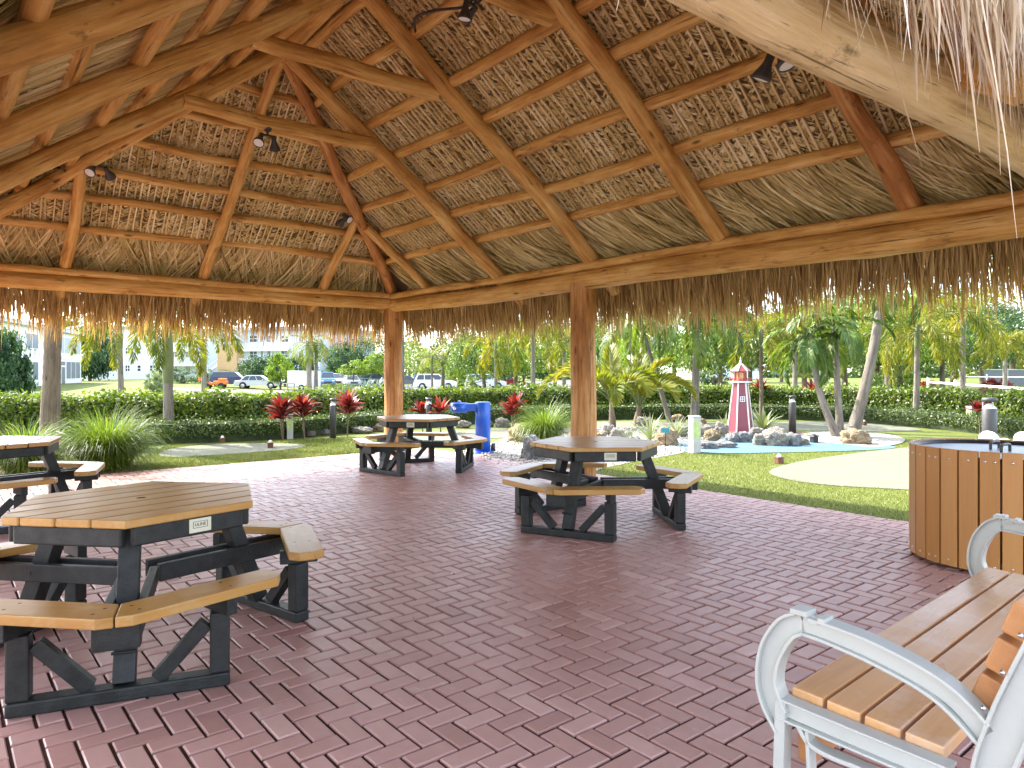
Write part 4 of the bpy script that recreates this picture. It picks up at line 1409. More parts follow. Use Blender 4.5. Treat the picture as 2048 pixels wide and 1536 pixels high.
for args in (
    (1068, 917, 50, 44, 'greystone', 'big dark pitted boulder on gravel behind the middle table'),
    (1042, 882, 54, 32, 'tanstone', 'long tan boulder left of the tall grass clump'),
    (1005, 853, 32, 17, 'coral', 'pale rock at the hedge foot right of the fountain'),
    (968, 853, 36, 16, 'greystone', 'grey rock at the hedge foot behind the fountain pedestal'),
    (927, 855, 32, 14, 'coral', 'pale rock under the fountain bowl at the hedge foot'),
    (620, 872, 22, 11, 'coral', 'small rock by the leftmost red cordyline stems'),
    (647, 869, 26, 13, 'greystone', 'grey rock touching the left side of the bollard'),
    (722, 866, 40, 13, 'coral', 'flat pale rock before the low hedge near the corner post'),
    (757, 862, 28, 14, 'tanstone', 'tan rock half hidden by the corner log post'),
    (1197, 884, 36, 22, 'tanstone', 'tan rock just right of the second log post'),
    (1219, 870, 30, 24, 'coral', 'pale rock under the left spindle palm trunk'),
    (1243, 884, 48, 28, 'coral', 'coral rock between the two spindle palms'),
    (1268, 900, 44, 30, 'greystone', 'grey rock behind the right end of the middle tabletop'),
    (1292, 852, 34, 20, 'coral', 'pale rock right of the spindle palm foot'),
    (1357, 842, 30, 15, 'tanstone', 'tan rock behind the tall white marker post'),
    (1338, 890, 52, 36, 'tanstone', 'brown rock behind the teal sign'),
    (1360, 872, 40, 22, 'coral', 'pale rock left of the tall white marker post'),
    (1408, 874, 40, 28, 'coral', 'pale rock right of the tall white marker post'),
    (1402, 858, 26, 24, 'tanstone', 'upright tan rock on top of the rim left of the lighthouse'),
    (1428, 881, 32, 24, 'tanstone', 'brown rock on the pond rim before the lighthouse'),
    (1446, 873, 28, 30, 'coral', 'pale angular rock at the lighthouse foot, left side'),
    (1418, 897, 36, 15, 'greystone', 'low grey rock in the pond corner by the marker post'),
    (1453, 895, 52, 13, 'greystone', 'long flat grey rock lying in blue turf before the lighthouse'),
    (1470, 884, 30, 22, 'greystone', 'dark grey rock in front of the lighthouse base'),
    (1494, 884, 36, 22, 'greystone', 'dark cluster rock below the lighthouse right side'),
    (1518, 872, 32, 18, 'coral', 'pale rock behind the pond right of the lighthouse'),
    (1527, 890, 34, 24, 'coral', 'pitted pale rock left of the largest white boulder'),
    (1560, 891, 56, 38, 'coral', 'largest white boulder on the pond rim'),
    (1590, 891, 32, 26, 'greystone', 'grey boulder right of the largest white boulder'),
    (1608, 889, 28, 14, 'coral', 'low pale rock beside the black pond lantern'),
    (1545, 866, 28, 12, 'tanstone', 'small tan rock before the dark bollard'),
    (1720, 888, 60, 30, 'tanstone', 'big white and ochre boulder under the leaning palm'),
    (1702, 866, 28, 17, 'coral', 'pale rock against the leaning palm foot'),
):
    rock(*args)

# loose stones over the gravel
def stones(name, poly, n, s0, s1, label, mat, z=-.01):
    poly = np.asarray(poly)
    lo, hi = poly.min(0), poly.max(0); pts = []
    while len(pts) < n:
        p = rng.uniform(lo, hi)
        c = False; j = len(poly) - 1
        for i_ in range(len(poly)):
            a, b = poly[i_], poly[j]
            if (a[1] > p[1]) != (b[1] > p[1]) and p[0] < (b[0] - a[0]) * (p[1] - a[1]) / (b[1] - a[1]) + a[0]: c = not c
            j = i_
        if c: pts.append(p)
    pts = np.array(pts); base = np.array([(1, 0, 0), (-1, 0, 0), (0, 1, 0), (0, -1, 0), (0, 0, 1), (0, 0, -1.)])
    s = rng.uniform(s0, s1, (n, 1, 1)) * rng.uniform(.6, 1.3, (n, 1, 3)) * [1, 1, .7]
    V = (base[None] + rng.normal(0, .18, (n, 6, 3))) * s
    a = rng.uniform(0, 6.28, n); c_, s_ = np.cos(a)[:, None], np.sin(a)[:, None]
    V = np.stack([V[..., 0] * c_ - V[..., 1] * s_, V[..., 0] * s_ + V[..., 1] * c_, V[..., 2]], -1)
    V[..., :2] += pts[:, None]; V[..., 2] += z + s[:, :, 0] * .3
    tri = np.array([(0, 2, 4), (2, 1, 4), (1, 3, 4), (3, 0, 4), (2, 0, 5), (1, 2, 5), (3, 1, 5), (0, 3, 5)])
    mb = MB(); mb.add(V.reshape(-1, 3), [(np.arange(n)[:, None, None] * 6 + tri[None]).reshape(-1, 3)], None, np.repeat(rng.random(n), 6), True)
    o = mb.build(name, mat); tag(o, label, 'gravel', None, 'stuff')


M['pebble'] = leafmat('limestone pebble', [(.2, .17, .14), (.42, .38, .32), (.56, .52, .46), (.70, .67, .6)], 0, spec=0)
n = 46; pp = np.stack([rng.uniform(.2, 10.5, n), rng.uniform(-.9, 6.0, n)], 1)
Q = np.array([PW(a, b, .003) for a, b in pp]); mb = MB()
leaf_sz = rng.uniform(.008, .026, n); an = rng.uniform(0, 6.28, n)
t_ = np.stack([np.cos(an), np.sin(an), 0 * an], 1) * leaf_sz[:, None]; s_ = np.stack([-np.sin(an), np.cos(an), 0 * an], 1) * (leaf_sz * rng.uniform(.2, .5, n))[:, None]
quads(mb, np.stack([Q - t_, Q + s_ + [0, 0, .004], Q + t_ + [0, 0, .002], Q - s_], 1), rng.random(n))
M['litter'] = leafmat('litter', [(.10, .06, .03), (.3, .2, .1), (.55, .48, .38), (.7, .68, .62)], 0, spec=0)
tag(mb.build('leaf_litter', M['litter']), 'tiny dry leaf bits scattered on the brick patio', 'leaf litter', None, 'stuff')
stones('gravel_stones', bed1, 5000, .008, .026, 'loose pale limestone gravel beside the patio', M['pebble'])

# ================================================================== PLANTS
def nrmz(a):
    return a / (np.linalg.norm(a, axis=-1, keepdims=True) + 1e-9)


def leaf_cloud(mb, P, Nn, ln, wd, spread=.9, rn=None, droop=0.0):
    """kite shaped leaves at points P, roughly facing Nn"""
    m = len(P)
    n = nrmz(Nn + rng.normal(0, spread, (m, 3)))
    t = nrmz(np.cross(n, rng.normal(0, 1, (m, 3))))
    t = nrmz(t + np.array([0, 0, -droop]))
    s = np.cross(n, t)
    ln = np.broadcast_to(ln, (m,)) * rng.uniform(.65, 1.3, m); wd = np.broadcast_to(wd, (m,)) * rng.uniform(.7, 1.25, m)
    p0 = P - t * (ln / 2)[:, None]; p1 = P + t * (ln / 2)[:, None] - n * (ln * .12)[:, None]
    mid = P + t * (ln * .05)[:, None] + n * (ln * .06)[:, None]
    if rn is None:
        rn = np.clip(rng.beta(2, 2, m), 0, 1)
    quads(mb, np.stack([p0, mid + s * (wd / 2)[:, None], p1, mid - s * (wd / 2)[:, None]], 1), rn)


def hedge(name, label, line, h, dep, ln, wd, per_m, mat, zf=None):
    line = smoothpoly(line, 8, False)
    seg = np.linalg.norm(np.diff(line, axis=0), axis=1); cum = np.r_[0, np.cumsum(seg)]; tot = cum[-1]
    n = int(tot * per_m)
    s = rng.uniform(0, tot, n)
    px_ = np.interp(s, cum, line[:, 0]); py_ = np.interp(s, cum, line[:, 1])
    e = .1
    tx = np.interp(s + e, cum, line[:, 0]) - np.interp(s - e, cum, line[:, 0]); ty = np.interp(s + e, cum, line[:, 1]) - np.interp(s - e, cum, line[:, 1])
    T = nrmz(np.stack([tx, ty], 1)); Nn = np.stack([T[:, 1], -T[:, 0]], 1)   # towards the camera side
    th = rng.uniform(rad(-25), rad(150), n)
    # rounded box section
    cx, cy = np.cos(th), np.sin(th); k = 1 / np.maximum(np.abs(cx), np.abs(cy)) ** .75
    rr = 1 - np.abs(rng.normal(0, .12, n)) + .08 * (((np.sin(np.floor(s / .33 + th * .6) * 78.2) * 4375.5) % 1) - .5) + .13 * np.sin(s * 1.9) * np.sin(s * .73 + 1) + .05 * np.sin(s * 5.3 + th * 3)
    y_ = cx * k * rr * dep / 2; z_ = np.clip(h * .5 + cy * k * rr * h * .5, .02, None)
    z_ = z_ + (rng.random(n) < .12) * rng.uniform(0, .14, n) * (cy > .5)
    P = np.stack([px_ + Nn[:, 0] * (y_ - dep / 2), py_ + Nn[:, 1] * (y_ - dep / 2), z_ - .02], 1)
    nn = np.stack([Nn[:, 0] * cx, Nn[:, 1] * cx, cy + .2], 1)
    root = thing(name, label, 'hedge', (0, 0, 0))
    c0 = line[len(line) // 2]
    root.location = (c0[0], c0[1], 0)
    mb = MB(); leaf_cloud(mb, P - np.r_[c0, 0], nn, ln, wd, .75)
    mb.build('foliage', mat, root)
    # solid dark core, seen as shade between the leaves
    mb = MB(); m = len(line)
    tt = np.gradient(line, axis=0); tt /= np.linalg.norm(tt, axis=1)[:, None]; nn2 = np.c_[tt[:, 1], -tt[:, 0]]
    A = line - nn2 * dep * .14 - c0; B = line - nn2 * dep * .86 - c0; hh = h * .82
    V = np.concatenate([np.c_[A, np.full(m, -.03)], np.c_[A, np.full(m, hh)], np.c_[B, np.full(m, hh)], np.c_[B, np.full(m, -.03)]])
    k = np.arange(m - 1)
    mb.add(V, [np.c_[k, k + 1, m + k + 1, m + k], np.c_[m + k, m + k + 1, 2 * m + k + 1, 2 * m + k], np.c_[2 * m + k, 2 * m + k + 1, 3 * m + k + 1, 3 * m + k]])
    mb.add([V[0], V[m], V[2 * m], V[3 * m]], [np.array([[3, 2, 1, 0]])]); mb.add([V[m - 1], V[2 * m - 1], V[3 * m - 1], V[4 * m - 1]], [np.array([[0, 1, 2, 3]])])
    mb.build('shade_core', M['hedgecore'], root)
    return root


hl = smoothpoly(hedge_line[:-1], 6, False)


def offset_line(line, d):
    t = np.gradient(line, axis=0); t /= np.linalg.norm(t, axis=1)[:, None]
    return line + np.c_[-t[:, 1], t[:, 0]] * d


low = [p for p in hedge_line[:-1] if True][1:]
hedge('low_hedge', 'low clipped hedge of small dark leaves bordering the turf', [G(215, 892)] + low[1:], .43, .95, .062, .038, 900, M['lowhedge'])
hedge('tall_hedge', 'waist high hedge of glossy yellow green leaves behind the low hedge', offset_line(np.array([(-17, 11.3)] + [tuple(p) for p in hedge_line[:-1]]), 1.15), .93, 1.15, .10, .07, 1150, M['hedge'])


def grass_clump(x, y, label, h=.95, n=1500, spread=.9, rz=0):
    t = thing('ornamental_grass', label, 'grass clump', (x, y, -.02), rz, 'tall ornamental grass clumps')
    az = rng.uniform(0, 2 * pi, n); r0 = rng.uniform(0, .16, n) * spread; tilt = np.abs(rng.normal(.42, .3, n)) + .05
    L = rng.uniform(.55, 1.15, n) * h; k = 5; P = []
    p = np.stack([r0 * np.cos(az), r0 * np.sin(az), np.zeros(n)], 1); P.append(p); el = pi / 2 - tilt * .6
    az2 = az + rng.normal(0, .35, n)
    for j in range(1, k):
        p = p + np.stack([np.cos(el) * np.cos(az2), np.cos(el) * np.sin(az2), np.sin(el)], 1) * (L / (k - 1))[:, None]
        el = el - (.20 + tilt * .75) * (.35 + .33 * j)
        P.append(p)
    P = np.stack(P, 1); P[..., 2] = np.maximum(P[..., 2], .01)
    wd = rng.uniform(.006, .013, n)[:, None] * np.array([1, 1, .9, .6, .1])[None]
    sd = np.stack([-np.sin(az2), np.cos(az2), rng.normal(0, .3, n)], 1)
    mb = MB(); ribbons(mb, P, wd, nrmz(sd), np.clip(rng.beta(2.2, 2.2, n), 0, 1)); mb.build('blades', M['grassblade'], t)
    # old straw at the foot
    n = 160; az = rng.uniform(0, 2 * pi, n); p = np.stack([.1 * np.cos(az), .1 * np.sin(az), np.full(n, .05)], 1)
    q = p + np.stack([np.cos(az) * .35, np.sin(az) * .35, rng.uniform(-.05, .12, n)], 1) * rng.uniform(.5, 1.2, (n, 1))
    P = np.stack([p, (p + q) / 2 + [0, 0, .06], q], 1); P[..., 2] = np.maximum(P[..., 2], .005)
    mb = MB(); ribbons(mb, P, np.full((n, 3), .006), np.stack([-np.sin(az), np.cos(az), 0 * az], 1), rng.random(n)); mb.build('dead_blades', M['comb'], t)
    return t


g = G(214, 934); grass_clump(g[0], g[1], 'tall grass clump right of the ringed palm trunk', 1.02, 2600, 2.0)
g = G(52, 946); grass_clump(g[0], g[1], 'tall grass clump at the left edge behind the cut picnic table', .86, 1700, 1.5, 1)
g = G(1092, 886); grass_clump(g[0], g[1] + .1, 'tall fountain shaped grass clump left of the second log post', .95, 1700, 1.1, 2)


def strap_rosette(mb, c, n, ln, wd, el_lo, el_hi, droop, k=4, rn=None, az0=0, wprof=(.5, 1, .8, .05)):
    az = az0 + np.arange(n) * 2.399 + rng.normal(0, .2, n); el = rng.uniform(el_lo, el_hi, n); L = ln * rng.uniform(.75, 1.15, n)
    p = np.repeat(np.asarray(c, float)[None], n, 0) + np.stack([np.cos(az), np.sin(az), 0 * az], 1) * .02; P = [p]; e = el.copy()
    for j in range(1, k):
        p = p + np.stack([np.cos(e) * np.cos(az), np.cos(e) * np.sin(az), np.sin(e)], 1) * (L / (k - 1))[:, None]
        e = e - droop * rng.uniform(.6, 1.4, n) * (.5 + j * .3); P.append(p)
    P = np.stack(P, 1)
    w = wd * rng.uniform(.8, 1.2, n)[:, None] * np.array(wprof)[None]
    sd = np.stack([-np.sin(az), np.cos(az), rng.normal(0, .25, n)], 1)
    ribbons(mb, P, w, nrmz(sd), np.clip(rng.beta(1.6, 1.6, n), 0, 1) if rn is None else rn)


def cordyline(px, d, ytop, label, heads=2, size=.42):
    zc = Zat(ytop, d) - size * .75
    t = thing('cordyline', label, 'red plant', (X(px, d), d, -.02), R.uniform(0, 6), 'red leaved cordylines')
    mb = MB(); st = MB()
    for k in range(heads):
        c = np.array([R.uniform(-.10, .10) * (heads > 1), R.uniform(-.08, .08), zc - k * .16 * (heads > 1)])
        strap_rosette(mb, c, 40, size * 1.05, .09, .2, 1.5, .24)
        tube(st, [(c[0] * .2, c[1] * .2, 0), (c[0] * .6, c[1] * .6, c[2] * .5), tuple(c)], .016, 6)
    mb.build('leaves', M['cordy'], t); st.build('stem', M['browntrunk'], t)


cordyline(566, 14.9, 791, 'leftmost red cordyline, behind the short white marker post', 2, .40)
cordyline(610, 15.2, 787, 'second red cordyline from left with a tall fan head', 2, .42)
cordyline(694, 15.7, 783, 'red cordyline just right of the bollard near the corner post', 2, .42)
cordyline(846, 16.9, 803, 'reddish brown cordyline left of the middle bollard', 1, .34)
cordyline(882, 16.6, 798, 'bright red cordyline seen between bollard and blue fountain', 1, .40)
cordyline(1027, 17.6, 789, 'red cordyline left of the tall grass clump at the rock bed', 2, .42)
cordyline(1520, 22.5, 757, 'red cordyline beyond the hedge right of the lighthouse', 1, .4)
cordyline(1625, 24, 760, 'small red cordyline beyond the hedge left of the triple palm', 1, .42)
cordyline(1962, 16.2, 802, 'red leaves poking out of the hedge behind the near bollard', 1, .28)

for (px, py, n, ln, wd, lab, mt, elo) in (
        (1300, 882, 46, .62, .028, 'grey green strappy bromeliad on the rock bed left of the teal sign', 'brom', .15),
        (1352, 874, 40, .52, .026, 'spiky bromeliad between the teal sign and the white marker post', 'brom', .2),
        (1262, 898, 34, .48, .026, 'low bromeliad behind the right end of the middle table', 'brom', .1),
        (1527, 862, 22, .70, .075, 'stiff grey green agave behind the lighthouse', 'brom', .5),
        (1450, 858, 16, .45, .05, 'small agave left of the lighthouse', 'brom', .5)):
    x, y = G(px, py)
    t = thing('bromeliad' if 'bromeliad' in lab else 'agave', lab, 'spiky plant', (x, y, 0), 0, 'spiky plants of the rock garden')
    mb = MB(); strap_rosette(mb, (0, 0, .03), n, ln, wd, elo, 1.35, .22); mb.build('leaves', M[mt], t)


# ------------------------------------------------------------------ palms
def frond(lf, rc, base, az, el0, L, droop, nl, ll, lw, mode='pinnate', vee=.3, pw=1.4, lim=.14, rn0=None, sag=.25, rr=.012):
    k = 10; s = np.linspace(0, 1, k)
    el = el0 - droop * s ** pw
    step = L / (k - 1)
    d = np.stack([np.cos(el) * np.cos(az), np.cos(el) * np.sin(az), np.sin(el)], 1)
    P = np.vstack([[np.zeros(3)], np.cumsum(d[:-1] * step, 0)]) + np.asarray(base, float)
    tube(rc, P, np.linspace(rr, rr * .25, k), 4, False)
    si = np.linspace(lim, 1, nl); si = np.repeat(si, 2 if mode == 'pinnate' else 4)
    m = len(si); si = np.clip(si + rng.normal(0, .008, m), 0, 1)
    p0 = np.stack([np.interp(si, s, P[:, i]) for i in range(3)], 1)
    T = nrmz(np.stack([np.interp(si, s, d[:, i]) for i in range(3)], 1))
    S = nrmz(np.cross(T, [0, 0, 1.0]) + 1e-6); U = np.cross(S, T)
    if mode == 'pinnate':
        sg = np.tile([-1, 1], m // 2); be = vee + rng.normal(0, .12, m)
        side = S * (sg * np.cos(be))[:, None] + U * np.sin(be)[:, None]
        al = 1.15 - .75 * si + rng.normal(0, .06, m)
    else:
        be = rng.uniform(0, 2 * pi, m)
        side = S * np.cos(be)[:, None] + U * np.sin(be)[:, None]
        al = 1.05 - .5 * si + rng.normal(0, .12, m)
    dr = nrmz(T * np.cos(al)[:, None] + side * np.sin(al)[:, None])
    prof = np.sin(np.clip((si - lim) / (1 - lim) * .9 + .12, 0, 1) * pi) ** .6
    l = ll * (.35 + .65 * prof) * rng.uniform(.85, 1.12, m)
    mid = p0 + dr * (l * .5)[:, None]
    dr2 = nrmz(dr + np.array([0, 0, -1.0]) * (sag * 2 * rng.uniform(.6, 1.5, m))[:, None])
    tip = mid + dr2 * (l * .5)[:, None]
    w = nrmz(np.cross(dr, U if mode == 'pinnate' else rng.normal(0, 1, (m, 3)))) * (lw * rng.uniform(.8, 1.2, m) / 2)[:, None]
    if mode == 'pinnate':
        w = nrmz(T - dr * np.sum(T * dr, 1)[:, None]) * (lw * rng.uniform(.8, 1.2, m) / 2)[:, None]
    base_rn = R.uniform(.25, .75) if rn0 is None else rn0
    quads(lf, np.stack([p0, mid + w, tip, mid - w], 1), np.clip(base_rn + rng.normal(0, .14, m), 0, 1))
    return P


def palm(label, px, d, ztop, mat='foxtail', tr=(.12, .08), lean=(0, 0), z0=None, nf=11, L=1.8, ll=.42, lw=.035, mode='plumose', el=(-.1, 1.25), droop=1.5, nl=34, trunk='greytrunk', shaft=True, cat='palm tree', group='palms round the course', vee=.3, sag=.25, swell=.25, extra=None, xy=None, rr=.014, curve=.0, shaft_len=None, pw=1.4, jit=0.35):
    if xy is None: xy = (X(px, d), d)
    if z0 is None: z0 = gz(*xy) + .005
    t = thing('palm_tree', label, cat, (xy[0], xy[1], z0), 0, group)
    hgt = ztop - z0
    k = 9; s = np.linspace(0, 1, k)
    path = np.stack([lean[0] * (s + curve * np.sin(s * pi)), lean[1] * s, hgt * s], 1)
    r = tr[0] + (tr[1] - tr[0]) * s; r = r * (1 + swell * np.exp(-(s / .12) ** 2))
    kk = max(12, int(hgt / .10)); s2 = np.linspace(0, 1, kk)
    p2 = np.stack([np.interp(s2, s, path[:, i]) for i in range(3)], 1); r2 = np.interp(s2, s, r) * (1 + .03 * (np.arange(kk) % 2) + rng.normal(0, .015, kk))
    mb = MB(); tube(mb, p2, r2, 12); mb.build('trunk', M[trunk], t)
    top = path[-1]
    if shaft:
        dv = unit(path[-1] - path[-2]); hs = shaft_len or min(.75, L * .36)
        mb = MB(); tube(mb, [top - dv * .02, top + dv * hs * .3, top + dv * hs * .8, top + dv * hs], [tr[1] * 1.12, tr[1] * 1.3, tr[1] * .95, tr[1] * .4], 12); mb.build('crownshaft', M['shaft'], t)
        top = top + dv * hs * .85
    lf = MB(); rc = MB()
    for i in range(nf):
        f = i / max(1, nf - 1)
        e = el[1] + (el[0] - el[1]) * f + R.uniform(-.12, .12)
        az = i * 2.399 + R.uniform(-jit, jit)
        frond(lf, rc, top + np.array([0, 0, -.12 * f]), az, e, L * R.uniform(.85, 1.1), droop * R.uniform(.8, 1.2), nl, ll, lw, mode, vee, sag=sag, rr=rr, pw=pw)
    if extra:
        for (az, e, LL, dd) in extra:
            frond(lf, rc, top, az, e, LL, dd, nl, ll, lw, mode, vee, sag=sag, rr=rr, pw=pw)
    cr = lf.build('crown', M[mat], t); rc.build('leaf_stalks', M['shaft'], cr)
    return t


# left side
palm('thick ringed palm trunk at far left beside the grass clumps', 99, 14.35, 6.2, 'royal', (.16, .145), (.0, .3), trunk='browntrunk', nf=15, L=2.6, ll=.6, lw=.04, mode='pinnate', shaft=False, swell=.2, nl=44, el=(-.6, 1.2))
palm('foxtail palm with green crownshaft left of the tan building', 338, 14.65, 1.2, 'foxtail', (.112, .09), (-.02, 0), nf=12, L=2.0, shaft_len=1.6, ll=.36, lw=.032, droop=2.0, el=(-.1, 1.1), nl=44, swell=.3)
palm('yellowing foxtail palm before the white building with small windows', 243, 23.5, 2.2, 'yellowfox', (.10, .075), (-.05, 0), nf=11, L=2.2, shaft_len=.95, ll=.40, lw=.04, droop=2.1, el=(-.2, 1.0), nl=40)
palm('slim grey palm trunk beside the orange machine', 408, 44, 3.3, 'foxtail', (.17, .13), nf=11, L=2.6, ll=.55, lw=.06, droop=2.2, nl=32, el=(-.5, 1))
palm('royal palm with hanging fronds before the white trailer', 618, 70, 3.6, 'royal', (.26, .22), nf=15, L=2.7, ll=.8, lw=.09, mode='pinnate', droop=2.0, nl=30, el=(-.7, 1.2), sag=.5, rr=.03)
palm('second slim trunk of the royal palm pair by the trailer', 632, 72, 3.3, 'royal', (.2, .17), nf=9, L=2.2, ll=.7, lw=.09, mode='pinnate', droop=2.0, nl=26, el=(-.6, 1.1), sag=.5, rr=.03)

# dry drooping frond beside the corner post
xy = (X(800, 20), 20.0)
t = palm('palm hidden behind the corner post with one dead arching frond', 0, 0, 3.2, 'royal', (.14, .11), xy=xy, nf=8, L=1.5, ll=.5, mode='pinnate', nl=30, el=(.3, 1.3), droop=1.2)
lf = MB(); rc = MB(); b0 = np.array([0, 0, 2.95 - t.location.z])
frond(lf, rc, b0, pi, .75, 2.5, 2.3, 60, .16, .02, 'plumose', rn0=.5, rr=.02); frond(lf, rc, b0, pi + .5, .3, 1.5, 1.8, 40, .16, .02, 'plumose', rn0=.4, rr=.02)
cr = lf.build('dead_frond', M['deadleaf'], t); rc.build('leaf_stalks', M['deadleaf'], cr)

# centre and right
palm('foxtail palm with pale trunk between the two log posts', 1066, 29, 2.75, 'foxtail', (.10, .075), nf=13, L=1.9, ll=.42, lw=.04, droop=2.1, nl=40, el=(-.4, 1.15))
palm('yellow foxtail palm left of the pale trunked palm near the red car', 992, 36, 2.1, 'yellowfox', (.10, .08), nf=11, L=2.1, ll=.45, lw=.05, droop=2.3, nl=34, el=(-.5, 1))
palm('yellow green foxtail palm right behind the second log post', 1128, 33, 2.3, 'yellowfox', (.10, .08), nf=11, L=2.2, ll=.45, lw=.05, droop=2.2, nl=34, el=(-.5, 1))
palm('tall green palm with grey trunk left of the lighthouse', 1386, 19.6, 2.72, 'adonidia', (.085, .07), (.10, 0), nf=13, L=2.1, ll=.52, lw=.058, mode='pinnate', droop=1.7, nl=40, el=(-.35, 1.0), vee=.35, sag=.5, shaft=True)
palm('thin companion trunk touching the tall green palm', 1394, 19.9, 2.4, 'adonidia', (.06, .05), (.02, 0), nf=8, L=1.6, ll=.45, lw=.058, mode='pinnate', droop=1.7, nl=34, el=(-.2, 1.0), vee=.35, sag=.5)
palm('leaning palm behind the spindle palms with wide arching fronds', 1340, 20.3, 2.65, 'adonidia', (.07, .055), (-.75, .2), nf=13, L=2.0, ll=.5, lw=.058, mode='pinnate', droop=1.8, nl=38, el=(-.4, 1.0), vee=.35, sag=.5)
palm('foxtail palm with a dark slim trunk just right of the lighthouse', 1523, 21, 2.15, 'foxtail', (.065, .05), (-.02, 0), nf=12, L=1.5, ll=.36, lw=.035, droop=2.3, nl=38, el=(-.6, .9), trunk='browntrunk')
b = G(1674, 872)
palm('left leaning stem of the triple palm on the gravel island', 0, 0, 1.85, 'adonidia', (.085, .062), (-.52, .05), xy=(b[0], b[1]), z0=-.01, nf=11, L=1.15, ll=.36, lw=.052, mode='pinnate', droop=1.9, nl=36, el=(-.6, 1.2), vee=.35, sag=.45, curve=.18)
palm('upright middle stem of the triple palm on the gravel island', 0, 0, 2.05, 'adonidia', (.08, .06), (-.08, .08), xy=(b[0] + .10, b[1] + .06), z0=-.01, nf=13, L=1.3, ll=.42, lw=.052, mode='pinnate', droop=1.8, nl=36, el=(-.5, 1.2), vee=.35, sag=.45)
b = G(1706, 864)
palm('thick pale palm trunk leaning right out of the gravel island', 0, 0, 3.7, 'adonidia', (.125, .085), (.78, .1), xy=(b[0], b[1]), z0=-.01, nf=13, L=1.9, ll=.5, lw=.058, mode='pinnate', droop=1.9, nl=38, el=(-.8, 1.0), vee=.35, sag=.5, curve=.12)
palm('foxtail palm with a pale slim trunk before the hedge at right', 1832, 18.8, 2.05, 'foxtail', (.085, .058), (.03, 0), nf=15, L=1.75, ll=.38, lw=.03, droop=1.9, nl=42, el=(-.35, 1.25), swell=.5)
palm('yellow foxtail palm behind the leaning thick trunk', 1775, 26, 2.5, 'yellowfox', (.11, .08), nf=14, L=2.2, ll=.42, lw=.04, droop=2.2, nl=36, el=(-.5, 1))
palm('golden foxtail palm right of the slim pale trunk, over the net', 1925, 23, 2.6, 'yellowfox', (.10, .08), nf=14, L=2.2, ll=.42, lw=.04, droop=2.1, nl=36, el=(-.4, 1.1))
palm('distant yellow palm over the court fence at right', 2010, 42, 2.3, 'yellowfox', (.14, .1), nf=11, L=2.0, ll=.5, lw=.06, droop=2.1, nl=30)
palm('foxtail palm in shade between lighthouse and triple palm', 1590, 27, 2.5, 'foxtail', (.10, .08), nf=12, L=2.0, ll=.45, lw=.045, droop=2.2, nl=34, el=(-.6, 1))
palm('distant foxtail palm left of the low white house', 1260, 34, 3.0, 'foxtail', (.12, .09), nf=12, L=2.2, ll=.5, lw=.05, droop=2.2, nl=34, el=(-.5, 1))
palm('palm off the right edge with golden fronds reaching in', 2175, 11.5, 2.85, 'yellowfox', (.11, .09), nf=13, L=1.9, ll=.5, lw=.035, mode='pinnate', droop=1.5, nl=44, el=(-.2, 1.2), vee=-.15, sag=.6)
palm('green palm off the right edge with dark feathery fronds', 2150, 14.5, 3.3, 'adonidia', (.12, .09), nf=13, L=2.2, ll=.5, lw=.035, mode='pinnate', droop=1.5, nl=44, el=(-.3, 1.2), vee=-.1, sag=.5)

# spindle palms of the rock garden: few stiff recurved fronds
def spindle(label, px, py, ztr, lean, fr, rr0=.10):
    x, y = G(px, py)
    t = thing('spindle_palm', label, 'palm tree', (x, y, -.01), 0, 'stiff spindle palms on the rocks')
    mb = MB(); tube(mb, [(0, 0, 0), (lean * .3, 0, ztr * .3), (lean * .7, 0, ztr * .7), (lean, 0, ztr)], [rr0, rr0 * 1.1, rr0 * .7, rr0 * .5], 12); mb.build('trunk', M['browntrunk'], t)
    lf = MB(); rc = MB()
    for az, e, L, dr in fr:
        frond(lf, rc, (lean, 0, ztr - .05), az, e, L * 1.15, dr, 60, .46, .052, 'pinnate', .75, lim=.2, sag=.06, rr=.022, pw=1.6)
    cr = lf.build('crown', M['spindle'], t); rc.build('leaf_stalks', M['shaft'], cr)


spindle('right spindle palm, its fronds arching over the white marker post', 1274, 850, .52, .06,
        [(-.15, 1.0, 1.6, 2.5), (.4, 1.2, 1.45, 2.3), (-.9, .95, 1.25, 2.2), (1.3, 1.45, 1.35, 1.0), (1.9, 1.4, 1.3, .9), (3.3, 1.1, 1.4, 2.0), (2.6, 1.25, 1.35, 1.6), (4.4, 1.15, 1.15, 1.9), (0.1, 1.38, 1.35, 1.2)])
spindle('left spindle palm beside the second log post', 1226, 856, .72, -.05,
        [(3.0, .8, 1.9, 2.2), (3.4, 1.1, 1.6, 2.2), (2.5, 1.2, 1.5, 1.7), (1.5, 1.45, 1.3, .8), (.3, 1.1, 1.3, 2.1), (-.8, 1.0, 1.2, 2.4), (4.1, 1.0, 1.3, 2.3), (-1.6, .9, 1.1, 2.6)], .08)


